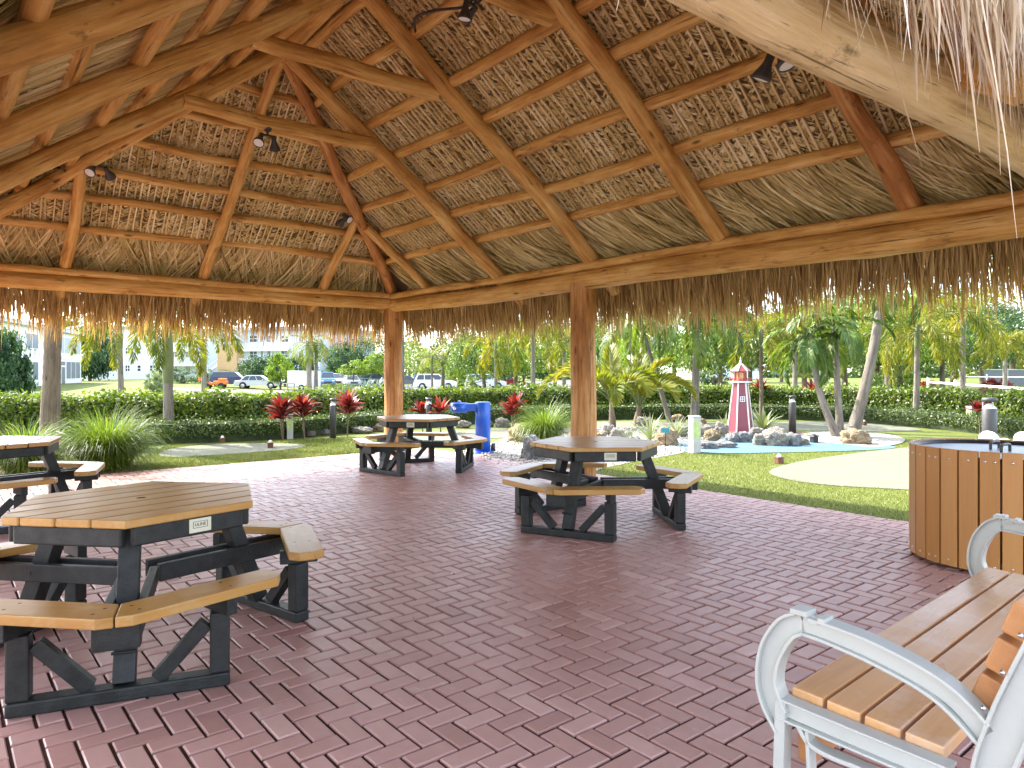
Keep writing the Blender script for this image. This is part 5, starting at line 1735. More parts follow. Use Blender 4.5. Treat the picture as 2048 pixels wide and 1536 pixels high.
# ------------------------------------------------------------------ broadleaf trees
def crown_mesh(seed, n_cl, per, ln, wd, flat=.75, mat='broadleaf', hole=.25):
    r = np.random.default_rng(seed)
    c = r.normal(0, 1, (n_cl, 3)); c /= np.linalg.norm(c, axis=1)[:, None]
    c *= (r.uniform(.35, 1.0, n_cl) ** .5)[:, None]; c[:, 2] *= flat; c[:, 2] = np.where(c[:, 2] < -.35, -.35 + r.uniform(0, .2, n_cl), c[:, 2])
    rad_ = r.uniform(.16, .34, n_cl)
    P = (c[:, None] + r.normal(0, .42, (n_cl, per, 3)) * rad_[:, None, None] * np.array([1, 1, .7])).reshape(-1, 3)
    nn = nrmz(P + np.array([0, 0, .5]))
    rn = np.clip(np.repeat(r.uniform(.1, .9, n_cl), per) * .55 + r.beta(2, 2, n_cl * per) * .45, 0, 1)
    mb = MB(); leaf_cloud(mb, P, nn, ln, wd, .9, rn); me = mb.mesh('crown'); me.materials.append(M[mat]); return me, c


TREES = {}


def tree(label, px, d, w, h, mat='broadleaf', zbase=None, trunk_h=.3, seed=1, n_cl=110, per=60, leaf=.16, name='tree', group='broadleaf trees', cat='tree', flat=.75, xy=None):
    x, y = (X(px, d), d) if xy is None else xy
    z = gz(x, y) if zbase is None else zbase
    t = thing(name, label, cat, (x, y, z), R.uniform(0, 6.28), group)
    hw = w / 2; ch = h * (1 - trunk_h)
    key = (seed, mat, n_cl, per, round(leaf / hw, 2), flat)
    if key not in TREES:
        TREES[key] = crown_mesh(seed, n_cl, per, leaf / hw, leaf * .6 / hw, flat, mat)
    me, c = TREES[key]
    o = bpy.data.objects.new('crown', me); COL.objects.link(o); o.parent = t
    sz = ch / (flat + .45) ; o.scale = (hw, hw, sz); o.location = (0, 0, h * trunk_h + .4 * sz)
    mb = MB(); r0 = max(.03, h * .022)
    tz = h * trunk_h + .35 * sz
    tube(mb, [(0, 0, 0), (.02 * h, 0, tz * .5), (0, .01 * h, tz)], [r0 * 1.3, r0, r0 * .7], 8)
    for k in range(7):
        q = c[k * 3] * [hw, hw, sz] * .8 + [0, 0, h * trunk_h + .4 * sz]
        p = np.array([0, 0, tz * R.uniform(.6, 1)])
        tube(mb, [p, (p + q) / 2 + [0, 0, .03 * h], q], [r0 * .5, r0 * .3, r0 * .1], 5)
    mb.build('trunk', M['bark'], t)
    return t


tree('dark dense tree at the left picture edge', -10, 27, 2.3, 3.3, 'darkleaf', trunk_h=.06, seed=1, n_cl=170, per=70, leaf=.12)
tree('dark tree between the two white buildings at left', 180, 90, 6.0, 8.0, 'darkleaf', seed=2, leaf=.30, trunk_h=.1)
tree('tree top rising behind the leftmost white building', 140, 110, 9, 10, 'broadleaf', seed=3, leaf=.35)
tree('bright lime green young tree before the balconies', 561, 76, 3.0, 3.9, 'limeleaf', seed=4, n_cl=60, per=50, leaf=.22, trunk_h=.22)
tree('dark small tree left of the royal palm, under the balconies', 520, 100, 6, 3.8, 'darkleaf', seed=2, leaf=.3, trunk_h=.1)
tree('dark shrub tree right of the lime tree', 600, 98, 5, 4.0, 'darkleaf', seed=1, leaf=.3, trunk_h=.1)
tree('broad mid green tree beyond the parked cars, left of corner post', 735, 118, 13, 8.5, 'broadleaf', seed=3, n_cl=150, per=60, leaf=.35)
tree('dark tree beyond the parked cars near the white end wall', 692, 104, 6.5, 6.0, 'darkleaf', seed=5, leaf=.3)
tree('small yellow green tree over the parked pickup', 707, 88, 3.4, 3.4, 'limeleaf', seed=4, n_cl=50, per=45, leaf=.24, trunk_h=.45)
tree('bright tree just left of the corner post', 748, 92, 3.6, 4.4, 'limeleaf', seed=6, n_cl=60, per=45, leaf=.25, trunk_h=.42)
tree('pale loose tree right of the corner post', 842, 100, 8, 6.0, 'royal', seed=7, n_cl=70, per=45, leaf=.28)
tree('mid green tree above the white hatchback', 905, 112, 10, 8, 'broadleaf', seed=5, leaf=.33)
tree('tall thin branched tree right of corner post', 885, 60, 7.5, 6.8, 'broadleaf', seed=8, n_cl=46, per=40, leaf=.2, trunk_h=.3)
tree('leafy tree above the second white car', 960, 82, 8, 7.0, 'limeleaf', seed=9, n_cl=100, per=60, leaf=.28)
tree('dark tree beside the red car', 1010, 95, 8, 6.5, 'darkleaf', seed=2, leaf=.3)
tree('dark tree left behind the second log post', 1045, 70, 6.5, 5.0, 'darkleaf', seed=5, leaf=.26)
tree('mid green tree right behind the second log post', 1110, 90, 11, 8.5, 'broadleaf', seed=3, leaf=.34)
tree('wide bright tree over the stiff spindle palms', 1205, 66, 9, 6.0, 'limeleaf', seed=9, leaf=.25)
tree('green tree behind the low white house', 1300, 120, 14, 10, 'broadleaf', seed=5, n_cl=150, leaf=.36)
tree('dark tree just left of the low white house', 1275, 85, 7, 5.5, 'darkleaf', seed=1, leaf=.28)
tree('leafy dark tree right of the tall green palm', 1438, 40, 4.6, 5.6, 'broadleaf', seed=8, n_cl=100, per=60, leaf=.18, trunk_h=.3)
tree('tall tree behind the lighthouse', 1490, 90, 12, 9, 'broadleaf', seed=3, leaf=.34)
tree('bright green tree left of the triple palm crown', 1610, 52, 6.5, 7.2, 'limeleaf', seed=6, n_cl=150, per=70, leaf=.22)
tree('big green tree behind the triple palm', 1690, 62, 10, 9.5, 'broadleaf', seed=5, n_cl=150, leaf=.26)
tree('lime tree behind the slim pale foxtail trunk', 1800, 48, 7, 7.4, 'limeleaf', seed=9, n_cl=130, leaf=.22)
tree('mid green tree behind the court net', 1905, 75, 12, 10.5, 'broadleaf', seed=3, n_cl=150, leaf=.3)
tree('dark tree beyond the courts at the right edge', 2030, 85, 13, 10, 'darkleaf', seed=1, leaf=.32)
tree('green tree outside the right picture edge', 2160, 70, 12, 8, 'broadleaf', seed=5, leaf=.3)
tree('tall feathery tree right behind the second log post, highest there', 1150, 52, 7, 6.3, 'broadleaf', seed=9, n_cl=130, per=60, leaf=.2)
tree('deep green tree between the spindle palms and the lighthouse', 1345, 46, 7, 6.6, 'limeleaf', seed=6, n_cl=150, per=70, leaf=.19)
tree('dark tree directly behind the lighthouse top', 1500, 58, 7, 7.2, 'darkleaf', seed=5, n_cl=140, per=60, leaf=.2)
tree('dark shady tree filling the gap left of the slim pale palm', 1755, 55, 8, 7.2, 'darkleaf', seed=1, n_cl=150, per=70, leaf=.2)
tree('mid green tree right of the slim pale palm', 1885, 52, 7.5, 7.0, 'broadleaf', seed=8, n_cl=140, per=60, leaf=.2)
tree('green tree low behind the far net', 1965, 66, 9, 8.0, 'darkleaf', seed=5, n_cl=150, per=60, leaf=.24)
tree('bright yellow green tree behind the foxtail palm left of the second post', 1030, 58, 7, 6.8, 'limeleaf', seed=4, n_cl=120, per=60, leaf=.22)
tree('olive tree behind the yellow foxtail palm near the red car', 970, 50, 5.5, 5.6, 'broadleaf', seed=8, n_cl=90, per=60, leaf=.19)
# far wood that closes the view
for k, (x0, x1, lab) in enumerate(((-150, 20, 'far band of trees beyond the parking lot'), (20, 170, 'far band of trees beyond the courts'))):
    n = 15000; xx = rng.uniform(x0, x1, n); hgt = 5.5 + 2.2 * np.sin(xx * .21) + 1.6 * np.sin(xx * .53 + 1) + rng.normal(0, .6, n)
    zz_ = rng.uniform(0, 1, n) ** .8 * hgt; yy = 155 + rng.uniform(-5, 5, n) - (1 - (zz_ / (hgt + .1)) ** 2) * 3
    mb = MB(); leaf_cloud(mb, np.stack([xx, yy, zz_ - .4], 1), np.tile([0, -1, .5], (n, 1)), .9, .7, .8, np.clip(.25 + .25 * np.sin(xx * .33 + zz_) + rng.normal(.2, .2, n), 0, 1))
    o = mb.build('far_wood', M['broadleaf']); tag(o, lab, 'woods', None, 'stuff')


def norfolk(px, d, h, label):
    x, y = X(px, d), d
    t = thing('norfolk_pine', label, 'pine tree', (x, y, gz(x, y)), R.uniform(0, 6), 'norfolk pines far off')
    mb = MB(); tube(mb, [(0, 0, 0), (0, 0, h)], [.25, .04], 8); mb.build('trunk', M['bark'], t)
    lf = MB()
    for k in range(13):
        z = h * (.25 + .75 * k / 13); L = (h - z) * .42 + .4
        for j in range(6):
            az = j * pi / 3 + k * .5; m = 60; s = rng.uniform(.1, 1, m)
            P = np.stack([np.cos(az) * L * s, np.sin(az) * L * s, z + s * s * L * .18], 1) + rng.normal(0, .06, (m, 3)) * [1, 1, .5]
            leaf_cloud(lf, P, np.tile([0, 0, 1.], (m, 1)), .42, .09, .5)
    lf.build('crown', M['pine'], t)


norfolk(1563, 95, 9.8, 'norfolk pine with tiered branches against the sky, right of the lighthouse')
norfolk(2022, 100, 10.5, 'norfolk pine with tiered branches at the right edge')


def bush(label, px, d, w, h, mat, seed=1, leaf=.1, n_cl=50, per=60, name='bush', group='shrubs beyond the hedge', flat=.9):
    x, y = X(px, d), d
    t = thing(name, label, 'bush', (x, y, gz(x, y)), R.uniform(0, 6), group)
    me, c = crown_mesh(seed + 20, n_cl, per, leaf / (w / 2), leaf * .6 / (w / 2), flat, mat)
    o = bpy.data.objects.new('foliage', me); COL.objects.link(o); o.parent = t; o.scale = (w / 2, w / 2, h / 1.35); o.location = (0, 0, h * .36)
    mb = MB(); tube(mb, [(0, 0, 0), (0, 0, h * .5)], [w * .06, w * .03], 6); mb.build('stem', M['bark'], t)


bush('round silvery green bush before the white buildings at left', 318, 62, 2.2, 1.9, 'silverleaf', 1, .14, 70)
bush('round green topiary tree behind the white hatchback', 910, 84, 2.7, 3.0, 'limeleaf', 2, .14, 80, flat=1.0)
bush('clipped long shrub by the parked cars', 680, 68, 4.4, 1.05, 'limeleaf', 3, .12, 110, flat=.6)
bush('dark hedge bush below the tan stair tower', 430, 90, 8, 1.6, 'darkleaf', 4, .25, 60)
bush('dark bush at the foot of the balconies', 365, 84, 6, 1.8, 'darkleaf', 5, .25, 60)
bush('dark bush beside the low white house', 1428, 78, 3.6, 2.0, 'darkleaf', 6, .2, 60)
bush('round shrub behind the hedge by the courts', 1758, 45, 2.0, 1.4, 'broadleaf', 7, .12, 60)
bush('clipped green shrub right of the thick leaning trunk', 1800, 48, 2.4, 1.5, 'limeleaf', 8, .12, 70)
bush('red leaved shrub behind the court net', 1992, 44, 1.7, 1.0, 'cordy', 9, .12, 60)
bush('small red shrub left of the court net post', 1852, 42, 1.3, .9, 'cordy', 10, .1, 50)
for px, d, lab in ((733, 66, 'blue grey agave left of two by the clipped shrub'), (752, 67, 'blue grey agave hard by the corner post beyond the hedge')):
    x = X(px, d); t = thing('agave', lab, 'spiky plant', (x, d, gz(x, d)), 0, 'agaves by the parking lot')
    mb = MB(); strap_rosette(mb, (0, 0, .05), 30, 1.5, .2, .2, 1.4, .12); mb.build('leaves', M['agave'], t)
palm('small bushy palm before the second white car', 942, 62, .2, 'adonidia', (.1, .08), nf=14, L=1.5, ll=.5, lw=.06, mode='pinnate', droop=1.2, nl=26, el=(.0, 1.2), shaft=False)
palm('slim young palm standing before the white hatchback', 864, 55, 2.0, 'royal', (.10, .08), nf=10, L=1.7, ll=.5, lw=.06, mode='pinnate', droop=1.6, nl=26, el=(-.3, 1.2), sag=.4)

# ================================================================== BUILDINGS
class Building:
    def __init__(s, name, label, P, Q, depth, zb, zt, wall='bwhite', over=.5, roof_t=.28, pitch=0.0):
        s.P = np.asarray(P, float); s.Q = np.asarray(Q, float); d = s.Q - s.P
        s.len = np.linalg.norm(d); s.d = d / s.len; s.n = np.array([-s.d[1], s.d[0]]); s.zb = zb
        s.t = thing(name, label, 'building', (P[0], P[1], zb), math.atan2(d[1], d[0]))
        mb = MB(); box(mb, (0, 0, -.5), (s.len, depth, zt - zb)); s.wall = mb.build('wall', M[wall], s.t)
        mb = MB(); h = zt - zb
        if pitch:
            o = over; a = [(-o, -o), (s.len + o, -o), (s.len + o, depth + o), (-o, depth + o)]; ii = min(depth / 2, s.len / 2) * .98
            V = [(x, y, h + .002) for x, y in a] + [(x, y, h + roof_t) for x, y in a] + [(ii, depth / 2, h + roof_t + pitch), (s.len - ii, depth / 2, h + roof_t + pitch)]
            mb.add(V, [np.array([[0, 3, 2, 1], [0, 1, 5, 4], [1, 2, 6, 5], [2, 3, 7, 6], [3, 0, 4, 7], [4, 5, 9, 8], [6, 7, 8, 9]]), np.array([[5, 6, 9], [7, 4, 8]])])
        else:
            box(mb, (-over, -over, h + .002), (s.len + over, depth + over, h + roof_t))
        s.roof = mb.build('roof', M['roofw'], s.t)

    def u(s, px):
        k = (px - CX) / F
        return (k * s.P[1] - s.P[0]) / (s.d[0] - k * s.d[1])

    def rect(s, x0, x1, y0, y1):
        a, b = s.u(x0), s.u(x1); m = s.P + s.d * (a + b) / 2
        return a, b, Zat(y1, m[1]) - s.zb, Zat(y0, m[1]) - s.zb

    def window(s, x0, x1, y0, y1, nx=2, ny=2, glass='glass', frame='white', name='window', out=.04, bar=.05):
        a, b, z0, z1 = s.rect(x0, x1, y0, y1)
        fw = max(.05, bar)
        mb = MB()
        box(mb, (a - fw, -out, z0 - fw), (b + fw, -.002, z0)); box(mb, (a - fw, -out, z1), (b + fw, -.002, z1 + fw))
        box(mb, (a - fw, -out, z0 + .001), (a, -.003, z1 - .001)); box(mb, (b, -out, z0 + .001), (b + fw, -.003, z1 - .001))
        for i in range(1, nx):
            x = a + (b - a) * i / nx; box(mb, (x - bar / 2, -out * .8, z0 + .002), (x + bar / 2, -.004, z1 - .002))
        for i in range(1, ny):
            z = z0 + (z1 - z0) * i / ny; box(mb, (a + .002, -out * .7, z - bar / 2), (b - .002, -.005, z + bar / 2))
        f = mb.build(name, M[frame], s.t)
        mb = MB(); box(mb, (a + .001, -.012, z0 + .001), (b - .001, -.001, z1 - .001)); mb.build('pane', M[glass], f)

    def slab(s, x0, x1, y0, y1, mat, name, out=.1):
        a, b, z0, z1 = s.rect(x0, x1, y0, y1)
        mb = MB(); box(mb, (a, -out, z0), (b, -.003, z1)); return mb.build(name, M[mat], s.t)

    def railing(s, x0, x1, y0, y1, out=.9, n=24, deck=True):
        a, b, z0, z1 = s.rect(x0, x1, y0, y1)
        mb = MB()
        if deck: box(mb, (a, -out, z0 - .2), (b, -.004, z0))
        box(mb, (a, -out, z1 - .06), (b, -out + .06, z1)); box(mb, (a, -out, z0 + .05), (b, -out + .05, z0 + .1))
        for i in range(n + 1):
            x = a + (b - a) * i / n; w_ = (b - a) / n * .33
            box(mb, (x - w_ / 2, -out + .01, z0 + .1), (x + w_ / 2, -out + .04, z1 - .06))
        mb.build('balcony', M['white'], s.t)


B = Building('apartment_building', 'white two storey building with screened porches at far left', (-36.5, 46), (-47.3, 78), 14, -.25, 5.25, 'bwhite', .5, .35, .8)
B.window(117, 160, 677, 708, 4, 1, 'paleglass', bar=.09)
B.window(132, 160, 724, 757, 3, 1, 'screen', bar=.09)
B.window(114, 130, 734, 773, 2, 1, 'screen', bar=.09, name='door')
B.window(114, 130, 723, 731, 1, 1, 'screen', bar=.06)
B.slab(112, 161, 709, 719, 'white', 'floor_band', .12)
B.window(52, 76, 668, 700, 2, 1, 'screen', bar=.08); B.railing(50, 78, 697, 715, .25, 3, False)
B.window(52, 76, 724, 760, 2, 1, 'screen', bar=.08)
B.window(10, 40, 665, 700, 3, 1, 'screen', bar=.08); B.window(6, 40, 724, 762, 3, 1, 'screen', bar=.08)
B.window(-60, -10, 660, 700, 3, 1, 'screen', bar=.08)

B = Building('apartment_building', 'plain white building with small four pane windows behind the yellowing palm', (X(166, 100), 100), (X(338, 108), 108), 14, .3, 7.6, 'bwhite', .4, .3)
for x0, x1 in ((208, 225), (251, 259), (275, 281), (300, 311)):
    B.window(x0, x1, 696, 707, 2 if x1 - x0 > 7 else 1, 2, bar=.09)
    B.window(x0, x1, 731, 742, 2 if x1 - x0 > 7 else 1, 2, bar=.09)

B = Building('apartment_building', 'long white three storey building with balconies and tan stair tower', (X(318, 124), 124), (X(640, 112), 112), 16, -.5, 8.1, 'bluewhite', .8, .4)
for (y0, y1) in ((671, 684), (702, 715), (730, 742)):
    for x0, x1 in ((500, 514), (522, 526), (535, 541), (545, 549), (563, 577)):
        B.window(x0, x1, y0, y1, 2, 2 if x1 - x0 > 8 else 1, bar=.08)
    for x0, x1 in ((345, 354), (372, 381), (393, 399), (598, 607), (618, 628)):
        B.window(x0, x1, y0, y1, 2, 1, bar=.08)
for (y0, y1) in ((687, 700), (717, 729)):
    B.railing(488, 586, y0, y1, 1.2, 40); B.railing(336, 405, y0 + 1, y1 + 1, 1.2, 30)
B.slab(449, 487, 690, 752, 'tan', 'stair_tower', 1.6)
B.slab(449, 487, 655, 689, 'bluewhite', 'tower_top', 1.5)
a, b, z0, z1 = B.rect(415, 449, 725, 748)
mb = MB()
for k in range(9):
    x = a + (b - a) * k / 8; z = z0 + (z1 - z0) * k / 8
    box(mb, (x - .05, -1.4, z - .5), (x + .05, -1.3, z + .6))
beam(mb, (a, -1.35, z0 + .6), (b, -1.35, z1 + .6), .1, .12); beam(mb, (a, -1.35, z0 - .4), (b, -1.35, z1 - .4), .12, .3)
mb.build('stairs', M['white'], B.t)

B = Building('house', 'low white house with narrow dark windows behind the tall green palm', (X(1316, 132), 132), (X(1424, 120), 120), 12, -.2, 3.4, 'bwhite', .5, .25, .9)
B.window(1324, 1338, 737, 746, 1, 3, 'paleglass', bar=.06)
for x0 in (1399, 1407, 1415):
    B.window(x0, x0 + 4, 733, 754, 1, 1, 'screen', bar=.06)
B = Building('house', 'small pale blue far house just left of the lighthouse roof', (X(1442, 150), 150), (X(1480, 148), 148), 9, -.1, 3.6, 'bluewhite', .5, .25, 1.2)
B.window(1449, 1458, 733, 745, 2, 1, 'screen'); B.window(1464, 1473, 733, 745, 2, 1, 'screen')
B = Building('house', 'tiny far white house between lighthouse and triple palm', (X(1540, 150), 150), (X(1574, 150), 150), 9, -.1, 1.9, 'bluewhite', .4, .25, 1.0)
B.window(1544, 1549, 740, 749, 1, 1, 'screen'); B.window(1556, 1566, 740, 748, 2, 1, 'screen')

# utility box on the lawn
x, y = X(66, 44), 44.0
t = thing('utility_box', 'pale green utility box on the lawn before the leftmost building', 'utility box', (x, y, gz(x, y)), .1)
mb = MB(); box(mb, (-.32, -.22, 0), (.32, .22, .30)); mb.build('cabinet', M['silverpaint'] if 'silverpaint' in M else M['limegreen'], t, bevel=.01)
mb = MB(); box(mb, (-.34, -.24, .3005), (.34, .24, .34)); mb.build('lid', M['limegreen'], t, bevel=.01)
bush('small dark round shrub alone on the lawn', 537, 45, .42, .36, 'darkleaf', 11, .08, 24, 40)

# ================================================================== VEHICLES
def car(label, px, d, paint, rz=0.0, kind='suv', group='parked cars', cat='car', zoff=0.0):
    x, y = X(px, d), d
    t = thing('parked_car', label, cat, (x, y, gz(x, y) + .03 + zoff), rz, group)
    L, Wd, Hh = dict(suv=(4.6, 1.86, 1.66), sedan=(4.7, 1.82, 1.44), hatch=(4.2, 1.78, 1.5), pickup=(5.4, 1.95, 1.82))[kind]
    l2 = L / 2; belt = Hh * .60; r = .35 if kind != 'pickup' else .39
    def arch(cx_, up):
        return [(cx_ + (r + .05) * math.cos(a), r + (r + .05) * math.sin(a)) for a in (np.linspace(pi, 0, 7))]
    fx, rx = l2 - .88, -l2 + .92
    low_ = .22
    prof = [(-l2 + .06, low_ + .06)] + arch(rx, 1) + arch(fx, 1) + [(l2 - .05, low_ + .06), (l2, .48), (l2 - .03, .72), (l2 - .28, belt - .12), (l2 - 1.15, belt)]
    if kind == 'pickup': prof += [(-l2, belt), (-l2, .5)]
    else: prof += [(-l2 + .12, belt + .02), (-l2, belt - .25), (-l2, .45)]
    prof = np.array(prof)
    # body: side outline swept across the width, ends tucked in
    n = len(prof); mb = MB(); V = []
    for yy, sc in ((-Wd / 2, .975), (-Wd / 2 + .12, 1.0), (Wd / 2 - .12, 1.0), (Wd / 2, .975)):
        for (a, z) in prof: V.append((a * sc, yy, z - (.02 if abs(yy) == Wd / 2 and z > belt - .1 else 0)))
    i = np.arange(n); j = (i + 1) % n
    mb.add(V, [np.concatenate([np.c_[k * n + i, (k + 1) * n + i, (k + 1) * n + j, k * n + j] for k in range(3)])], smooth=False)
    import mathutils
    tri = mathutils.geometry.tessellate_polygon([[Vector((a, z, 0)) for a, z in prof]])
    tri = np.array(tri)
    mb.add(V[:n], [tri]); mb.add(V[3 * n:], [tri[:, ::-1]])
    # cabin
    if kind == 'suv': cb = (-l2 + .12, l2 - 1.15, -l2 + .45, l2 - 1.95)
    elif kind == 'hatch': cb = (-l2 + .1, l2 - 1.0, -l2 + .5, l2 - 1.75)
    elif kind == 'pickup': cb = (-l2 + 1.75, l2 - 1.35, -l2 + 1.9, l2 - 2.1)
    else: cb = (-l2 + .55, l2 - 1.2, -l2 + 1.25, l2 - 2.05)
    wb, wt = Wd / 2 - .06, Wd / 2 - .26
    lo = [(cb[0], -wb, belt), (cb[1], -wb, belt), (cb[1], wb, belt), (cb[0], wb, belt)]
    hi = [(cb[2], -wt, Hh), (cb[3], -wt, Hh), (cb[3], wt, Hh), (cb[2], wt, Hh)]
    mb.add(lo + hi, [np.array(BOXF)])
    body = mb.build('body', M[paint], t, bevel=.035)
    lo, hi = np.array(lo), np.array(hi)
    mb = MB()
    def pane(a, b, f0, f1, h0=.1, h1=.86):
        A = lo[a] + (lo[b] - lo[a]) * f0; B_ = lo[a] + (lo[b] - lo[a]) * f1; C = hi[a] + (hi[b] - hi[a]) * f1; D_ = hi[a] + (hi[b] - hi[a]) * f0
        q = np.array([A + (D_ - A) * h0, B_ + (C - B_) * h0, B_ + (C - B_) * h1, A + (D_ - A) * h1])
        nn = unit(np.cross(q[1] - q[0], q[3] - q[0])); q = q + nn * .012
        mb.add(q, [np.array([[0, 1, 2, 3]])])
    for a, b in ((0, 1), (2, 3)):
        for f0, f1 in ((.05, .30), (.33, .62), (.65, .95)): pane(a, b, f0, f1)
    pane(1, 2, .06, .94, .05, .92); pane(3, 0, .06, .94, .15, .85)
    mb.build('windows', M['glass'], t)
    for wx in (fx, rx):
        for s in (-1, 1):
            Mx = Matrix.Translation((wx, s * (Wd / 2 - .10), r)) @ Matrix.Rotation(-s * pi / 2, 4, 'X')
            mb = MB(); lathe(mb, [(.19, -.1), (r - .03, -.11), (r, -.07), (r, .07), (r - .03, .11), (.21, .105)], 20, M=Mx); w_ = mb.build('wheel', M['tyre'], t)
            mb = MB(); lathe(mb, [(0, .085), (.06, .09), (.20, .07), (.215, .102)], 10, M=Mx, smooth=False); mb.build('rim', M['rim'], w_)
    for s in (-1, 1):
        mb = MB(); beam(mb, (l2 - .20, s * (Wd / 2 - .30), .74), (l2 - .015, s * (Wd / 2 - .26), .70), .34, .12); mb.build('headlight', M['headlamp'], t, bevel=.02)
        mb = MB(); beam(mb, (-l2 + .12, s * (Wd / 2 - .2), belt - .16), (-l2 - .012, s * (Wd / 2 - .2), belt - .2), .26, .2); mb.build('tail_light', M['taillamp'], t, bevel=.02)
    mb = MB(); beam(mb, (l2 - .03, -.45, .52), (l2 - .03, .45, .52), .08, .2, up=(0, 0, 1)); mb.build('grille', M['black'], t)
    for s in (-1, 1):
        mb = MB(); box(mb, (cb[1] - .55, s * (Wd / 2 + .02) - .09, belt + .04), (cb[1] - .42, s * (Wd / 2 + .02) + .09, belt + .17)); mb.build('mirror', M[paint], t, bevel=.02)
    return t


car('white hatch backed SUV side on, right of the corner post', 872, 76, 'carwhite', .0, 'suv')
car('second white SUV, half behind the small bushy palm', 972, 79, 'carwhite', .0, 'suv')
car('red car behind the second white SUV', 1012, 85, 'carred', .1, 'sedan')
car('dark blue SUV beside the orange machine', 465, 78, 'carnavy', 0.15, 'suv')
car('silver sedan left of the lime green tree', 517, 76, 'carsilver', 0.1, 'sedan')
car('white car nose on just left of the trailer', 578, 88, 'carwhite', -1.5, 'suv')
car('blue pickup right of the white trailer', 655, 92, 'carblue', -1.3, 'pickup')
car('white SUV behind the clipped shrub, left one', 678, 96, 'carwhite', -1.4, 'suv')
car('silver car behind the clipped shrub', 703, 90, 'carsilver', -1.2, 'sedan')
car('navy pickup behind the agaves', 724, 94, 'carnavy', -1.2, 'pickup')
car('dark SUV against the corner post, left side', 752, 92, 'cargrey', -1.3, 'suv')
car('dark grey sedan right of the corner post', 812, 88, 'cargrey', 0.2, 'sedan')
car('blue hatchback behind the white SUV rear', 838, 97, 'carblue', -1.4, 'hatch')
car('black SUV behind the white SUV, left one', 866, 98, 'carblack', -1.5, 'suv')
car('black pickup over the white SUV bonnet', 893, 97, 'carblack', -1.5, 'pickup')
car('white van like car at the far end of the lot', 700, 110, 'carwhite', -1.5, 'suv')
car('silver SUV in the far row behind the navy pickup', 735, 112, 'carsilver', -1.5, 'suv')

# enclosed trailer
x, y = X(609, 73), 73.0
t = thing('box_trailer', 'white enclosed box trailer behind the royal palm', 'trailer', (x, y, gz(x, y) + .03), .05)
mb = MB(); box(mb, (-1.5, -.9, .35), (1.45, .9, 2.0)); bd_ = mb.build('box_body', M['white'], t, bevel=.05)
mb = MB()
for zz_ in (.42, 1.93): box(mb, (-1.52, -.93, zz_ - .04), (1.47, -.905, zz_ + .04))
for xx in (-1.47, -.5, .5, 1.42): box(mb, (xx - .03, -.925, .47), (xx + .03, -.902, 1.88))
mb.build('metal_trim', M['steel'], bd_)
for sx in (-.1, .55):
    Mx = Matrix.Translation((sx, -.88, .3)) @ Matrix.Rotation(pi / 2, 4, 'X')
    mb = MB(); lathe(mb, [(.15, -.09), (.3, -.09), (.3, .09), (.16, .09)], 18, M=Mx); w_ = mb.build('wheel', M['tyre'], t)
    mb = MB(); lathe(mb, [(0, .06), (.17, .08)], 12, M=Mx); mb.build('rim', M['rim'], w_)
mb = MB()
for sx in (-1.25, -.6): box(mb, (sx - .03, -1.5, .0), (sx + .03, -1.44, .72))
for zz_ in (.32, .68): box(mb, (-1.28, -1.495, zz_), (-.57, -1.445, zz_ + .05))
tag(mb.build('cart_rack', M['black'], loc=(x, y, gz(x, y) + .03)), 'small dark metal rack standing before the white trailer', 'rack')

# orange utility machine
x, y = X(431, 72), 72.0
t = thing('utility_machine', 'orange compact utility machine parked left of the dark blue SUV', 'machine', (x, y, gz(x, y) + .03), .12)
mb = MB(); box(mb, (-.1, -.45, .42), (1.15, .45, .78)); box(mb, (.35, -.4, .781), (1.05, .4, 1.05)); box(mb, (-1.15, -.42, .35), (-.25, .42, .62)); mb.build('chassis', M['orange'], t, bevel=.05)
mb = MB(); box(mb, (-.95, -.3, .63), (-.5, .3, .75)); box(mb, (-1.02, -.3, .63), (-.94, .3, 1.15)); mb.build('seat', M['black'], t, bevel=.03)
mb = MB(); beam(mb, (-1.1, -.35, .5), (-1.35, -.35, .95), .08, .12); beam(mb, (-1.1, .35, .5), (-1.35, .35, .95), .08, .12); box(mb, (-1.5, -.55, .75), (-1.3, .55, 1.15)); mb.build('bucket', M['orange'], t, bevel=.02)
for sx in (-.75, .65):
    for s in (-1, 1):
        Mx = Matrix.Translation((sx, s * .5, .3)) @ Matrix.Rotation(-s * pi / 2, 4, 'X')
        mb = MB(); lathe(mb, [(0, -.1), (.28, -.1), (.3, -.05), (.3, .06), (.28, .1), (.14, .1), (0, .07)], 16, M=Mx); mb.build('wheel', M['tyre'], t)

# ================================================================== COURTS AT RIGHT
def net(label, P, Q, h, posts, group='court nets'):
    P = np.array(P); Q = np.array(Q)
    t = thing('court_net', label, 'net', (P[0], P[1], -.03), 0, group)
    L = np.linalg.norm(Q - P)
    def at_(s, z): q = (Q - P) * s; return np.array([q[0], q[1], z])
    mb = MB(); beam(mb, at_(0, h - .03), at_(1, h - .03), .012, .075); mb.build('tape', M['white'], t)
    mb = MB()
    k = int(L / .14)
    for i in range(k + 1): beam(mb, at_(i / k, .08), at_(i / k, h - .068), .006, .006)
    for j in range(7): beam(mb, at_(0, .1 + j * (h - .2) / 7), at_(1, .1 + j * (h - .2) / 7), .006, .006)
    mb.build('mesh', M['darkgrey'], t)
    for s in posts:
        mb = MB(); lathe(mb, [(.055, 0), (.055, h + .12), (.06, h + .125), (.06, h + .16), (0, h + .165)], 14, c=tuple(at_(s, 0))); mb.build('net_post', M['white'], t)


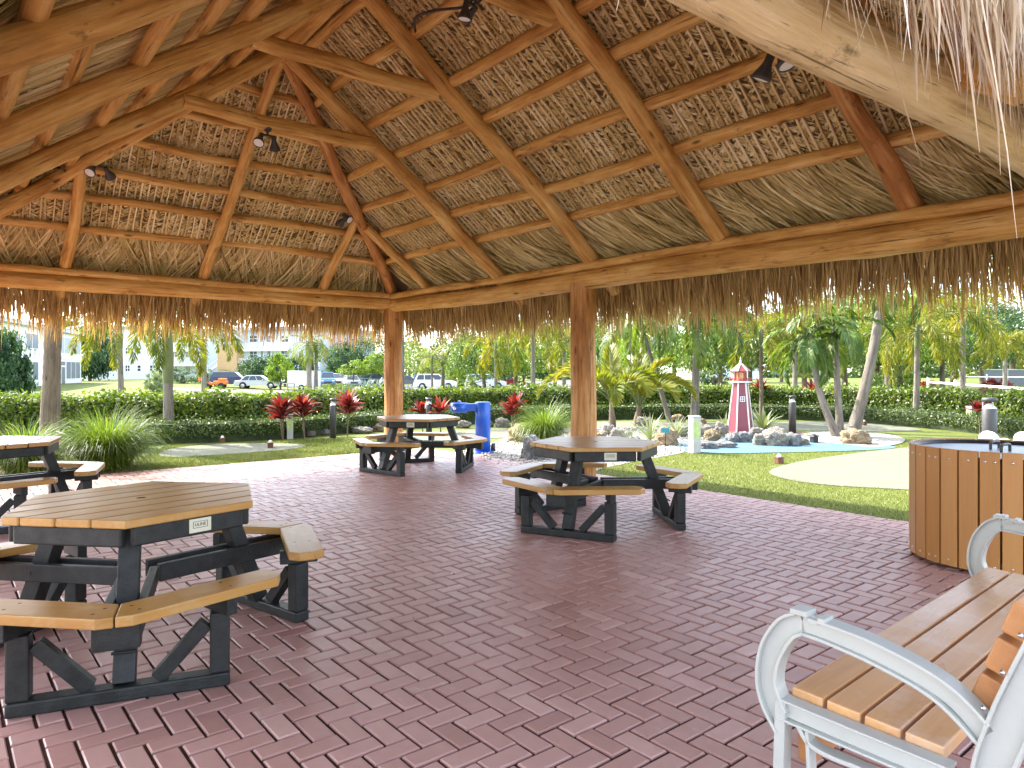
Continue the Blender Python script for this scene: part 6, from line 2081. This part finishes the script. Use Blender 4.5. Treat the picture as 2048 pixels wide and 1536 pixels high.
net('nearer white taped court net above the tall hedge at right', (X(1856, 34), 34), (X(2075, 19.9), 19.9), .97, (0, .36, .98))
net('farther white taped net behind the nearer one', (X(1918, 62), 62), (X(2150, 56), 56), 1.0, (0.02, .26, .98))
t = thing('court_fence', 'dark green court fence with white rail at the right edge', 'fence', (X(1960, 72), 72, -.03), 0)
x0 = X(1960, 72)
mb = MB(); box(mb, (0, .02, .05), (14, .05, 1.55)); mb.build('windscreen', M['screen'], t)
mb = MB(); box(mb, (0, -.03, 1.56), (14, .05, 1.65)); mb.build('top_rail', M['white'], t)
for k in range(6):
    mb = MB(); tube(mb, [(.05 + k * 2.7, -.06, 0), (.05 + k * 2.7, -.06, 1.75)], .05, 8); mb.build('fence_post', M['white'], t)

# ================================================================== LIGHT, SKY, CAMERA
SUN_DIR = unit(np.array([-.85 * .74, .527 * .74, .70]))
EL = math.asin(SUN_DIR[2]); AZ = math.atan2(SUN_DIR[0], SUN_DIR[1])     # clockwise from +Y
w = bpy.data.worlds.new('World'); scene.world = w; w.use_nodes = True
nt = w.node_tree; bg = nt.nodes['Background']
sky = nt.nodes.new('ShaderNodeTexSky'); sky.sky_type = 'NISHITA'; sky.sun_disc = False
sky.sun_elevation = EL; sky.sun_rotation = AZ; sky.air_density = .8; sky.dust_density = 1.6; sky.ozone_density = .5
hsv = nt.nodes.new('ShaderNodeHueSaturation'); hsv.inputs['Saturation'].default_value = .6
nt.links.new(sky.outputs[0], hsv.inputs['Color']); nt.links.new(hsv.outputs[0], bg.inputs[0]); bg.inputs[1].default_value = .15
ld = bpy.data.lights.new('sun', 'SUN'); ld.energy = 2.0; ld.angle = rad(.5); ld.color = (1, .95, .86)
lo_ = bpy.data.objects.new('sun', ld); COL.objects.link(lo_)
lo_.rotation_euler = Vector((-SUN_DIR[0], -SUN_DIR[1], -SUN_DIR[2])).to_track_quat('-Z', 'Y').to_euler()

cam = bpy.data.cameras.new('camera'); co = bpy.data.objects.new('camera', cam); COL.objects.link(co)
co.location = (0, 0, H); co.rotation_euler = (pi / 2, 0, 0)
cam.sensor_width = 36; cam.lens = F / 2048 * 36
cam.shift_y = -(768 - YH) / 2048
cam.clip_start = .05; cam.clip_end = 2000
scene.camera = co
scene.view_settings.view_transform = 'Standard'
scene.view_settings.look = 'None'
scene.view_settings.exposure = 2.9
scene.view_settings.gamma = 1
scene.view_settings.use_curve_mapping = False
scene.render.engine = 'CYCLES'
c = scene.cycles
c.max_bounces = 9; c.diffuse_bounces = 8; c.glossy_bounces = 3; c.transmission_bounces = 4; c.transparent_max_bounces = 6
c.use_denoising = True
